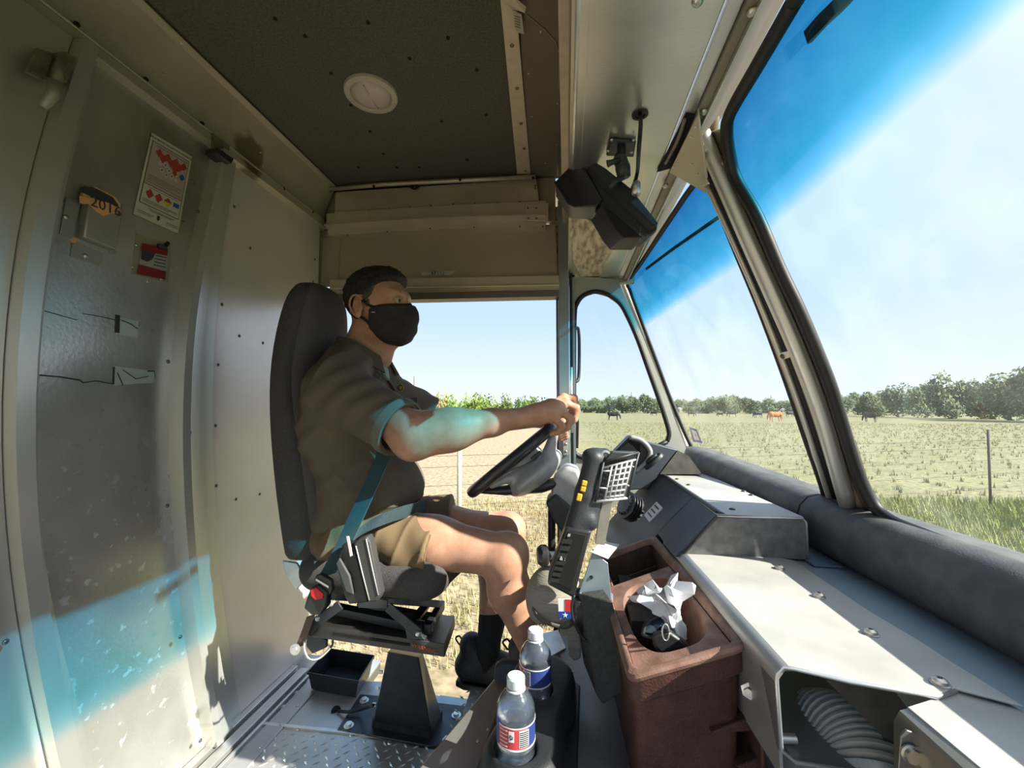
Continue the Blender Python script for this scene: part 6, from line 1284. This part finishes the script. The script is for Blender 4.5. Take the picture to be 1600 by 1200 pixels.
for i in range(-8, 9):
    px_ = 702 + i * 22; put(TB[i % 2], far(px_, 60 + (i % 2) * 6), (1.1, .7, rt.uniform(1.2, 1.4) * (1.1 - max(i, 0) * .02)), rt.uniform(0, 6.28), 'bright green bush in the hedge beyond the driver doorway', 'bush', 'green hedge beyond the driver doorway')
for i in range(5):
    px_ = 628 + i * 16; put(TT[0], far(px_, 45 + i * 4), (.9, .6, 1.5 - i * .12), rt.uniform(0, 6.28), 'dry tan bush on the rise beside the driver chest', 'bush', 'dry brush on the rise')
put(T[1], far(826, 120), (.75, .75, .75), 1, 'lone bare-looking tree above the green hedge near the driver hand', 'tree', None)
# cattle
def cow(name, mat, label):
    t = thing(name, label, 'cow'); s = SDF((-1.5, -.5, -.02), (1.35, .5, 1.75), .045)
    s.ell((0, 0, 1.02), (.78, .33, .38), k=.1).ell((.6, 0, 1.08), (.32, .27, .36), k=.12).ell((-.62, 0, 1.1), (.32, .29, .34), k=.12)
    s.cap((.75, 0, 1.2), (1.08, 0, .75), .19, .13, k=.12).cap((1.08, 0, .72), (1.18, 0, .25), .13, .075, k=.06)
    s.cap((1.08, .1, .72), (1.04, .24, .70), .04, .02, k=.02).cap((1.08, -.1, .72), (1.04, -.24, .70), .04, .02, k=.02)
    for x, y, kn in ((.58, .17, 0), (.66, -.17, .0), (-.70, .18, -.10), (-.60, -.18, -.10)):
        s.cap((x, y, .95), (x - kn * .3, y, .55), .14 if x < 0 else .11, .065, k=.08).cap((x - kn * .3, y, .55), (x + kn * .7, y, .30), .062, .05, k=.03).cap((x + kn * .7, y, .3), (x + kn * .5, y, .04), .05, .055, k=.03)
    s.cap((-.92, 0, 1.3), (-1.0, 0, .65), .035, .03, k=.04).ell((-1.0, 0, .52), (.05, .05, .14), k=.03)
    sobj('body', s, mat, t); return t
cb = cow('black_cow', M('black hide', (.012, .013, .016), .7), 'x'); cr = cow('brown_cow', M('red hide', (.42, .16, .05), .7, col2=(.62, .45, .32), scale=1.2, contrast=(.55, .6)), 'x')
ctan = copy_tree(cr)
def putcow(proto, px_, d, rz, label, s=1):
    o = put(proto, far(px_, d), s, rz, label, 'cow', 'cattle grazing on the pasture'); return o
putcow(cb, 958, 72, -.1, 'large black cow grazing, the one seen through the little side window', 1.0)
putcow(cb, 1022, 120, math.pi, 'small dark calf at the right edge of the little side window', .8)
putcow(cb, 1080, 110, 0, 'dark cow just right of the corner post of the windshield', .9)
putcow(cb, 1125, 110, math.pi, 'small dark calf left of the middle of the driver-side pane', .7)
putcow(cb, 1144, 105, 2.6, 'black cow beside the calf in the driver-side pane', .95)
putcow(cb, 1184, 100, 3.4, 'black cow just left of the brown cow', .95)
putcow(cr, 1211, 72, math.pi + .2, 'reddish-brown cow grazing in the driver-side pane', 1.05)
ctan.location = far(1400, 60); bpy.data.objects.remove(ctan.children[0]); bpy.data.objects.remove(ctan)
putcow(cb, 1234, 110, .3, 'dark cow just right of the brown cow', .95)
putcow(cb, 1359, 78, 1.9, 'black cow standing alone below the trees in the passenger-side pane', .95)
# utility poles
polem = M('weathered pole', (.22, .20, .18), .9)
def upole(px_, d, top_y, label):
    b = far(px_, d); p = PP(px_, top_y, b, Vector((b.x, b.y, 0)).normalized()); t = thing('utility_pole', label, 'pole', b)
    h = p.z - b.z; obj('post', G().tube([b, b + Z3 * h], [.16, .11], 8), polem, t, smooth=True)
    u = Vector((b.y, -b.x, 0)).normalized(); obj('crossarm', G().box((-1.1, -.08, h - .6), (1.1, .08, h - .4)), polem, t)
    return t
upole(987, 170, 612, 'utility pole rising behind the black cow in the little side window'); upole(1150, 220, 624, 'short utility pole above the treeline in the driver-side pane')
upole(1205, 200, 617, 'thin tall utility pole above the brown cow'); upole(1237, 240, 627, 'utility pole nearest the windshield centre post'); upole(647, 60, 588, 'utility pole by the driver shirt collar')
# roadside fence
gp_ = M('pale green post', (.44, .46, .34), .7, .2, var=.15, scale=30); rp = M('rusty post', (.10, .07, .06), .8)
fn = thing('wire_fence', 'low farm wire fence on slim metal posts along the pasture edge', 'fence', PZ(717, 862, -.9))
A0 = PZ(717, 862, -.9); A1 = PZ(1548, 790, -.9); dv = (A1 - A0)
for k, mat, hh in ((0, gp_, 1.36), (.33, rp, 1.3), (.665, rp, 1.3), (1, rp, 1.52), (-.33, gp_, 1.4), (1.33, rp, 1.5)):
    b = A0 + dv * k; lean = Vector((.04, 0, 0)) if k == 1 else Vector((0, 0, 0))
    if k in (.33, .665): continue
    obj('post', G().tube([b, b + Z3 * hh + lean], .033 if k == 0 else .022, 8), mat, fn, smooth=True)
for h in (.35, .62, .9, 1.15, 1.3):
    obj('wire', G().tube([A0 + dv * -.6 + Z3 * h, A0 + Z3 * h, A0 + dv + Z3 * h, A0 + dv * 1.6 + Z3 * h], .0035, 5), rp, fn)
# wiper blades outside the glass
def wiper(pts, label, r, PW=PW):
    t = thing('wiper', label, 'wiper', PW(*pts[0], .04)); q = bez([PW(a, b, .035) for a, b in pts], 20)
    obj('blade', G().ribbon(q, WSN.cross(q[-1] - q[0]), r, .008), rubber, t, bevel=.001)
    q2_ = bez([PW(a, b, .055) for a, b in pts], 20); m = len(q2_) // 3
    obj('arm', G().tube(q2_[m:] + [q2_[-1] + (q2_[-1] - q2_[-2]) * 3], [r * .45] * (len(q2_) - m + 1), 8), black, t, smooth=True)
wiper([(1262, 58), (1285, 32), (1310, 8), (1345, -30)], 'black wiper hanging over the blue band of the passenger-side pane', .020)
wiper([(1010, 420), (1050, 390), (1090, 362), (1125, 338)], 'black wiper crossing the blue band of the driver-side pane', .010, PD)
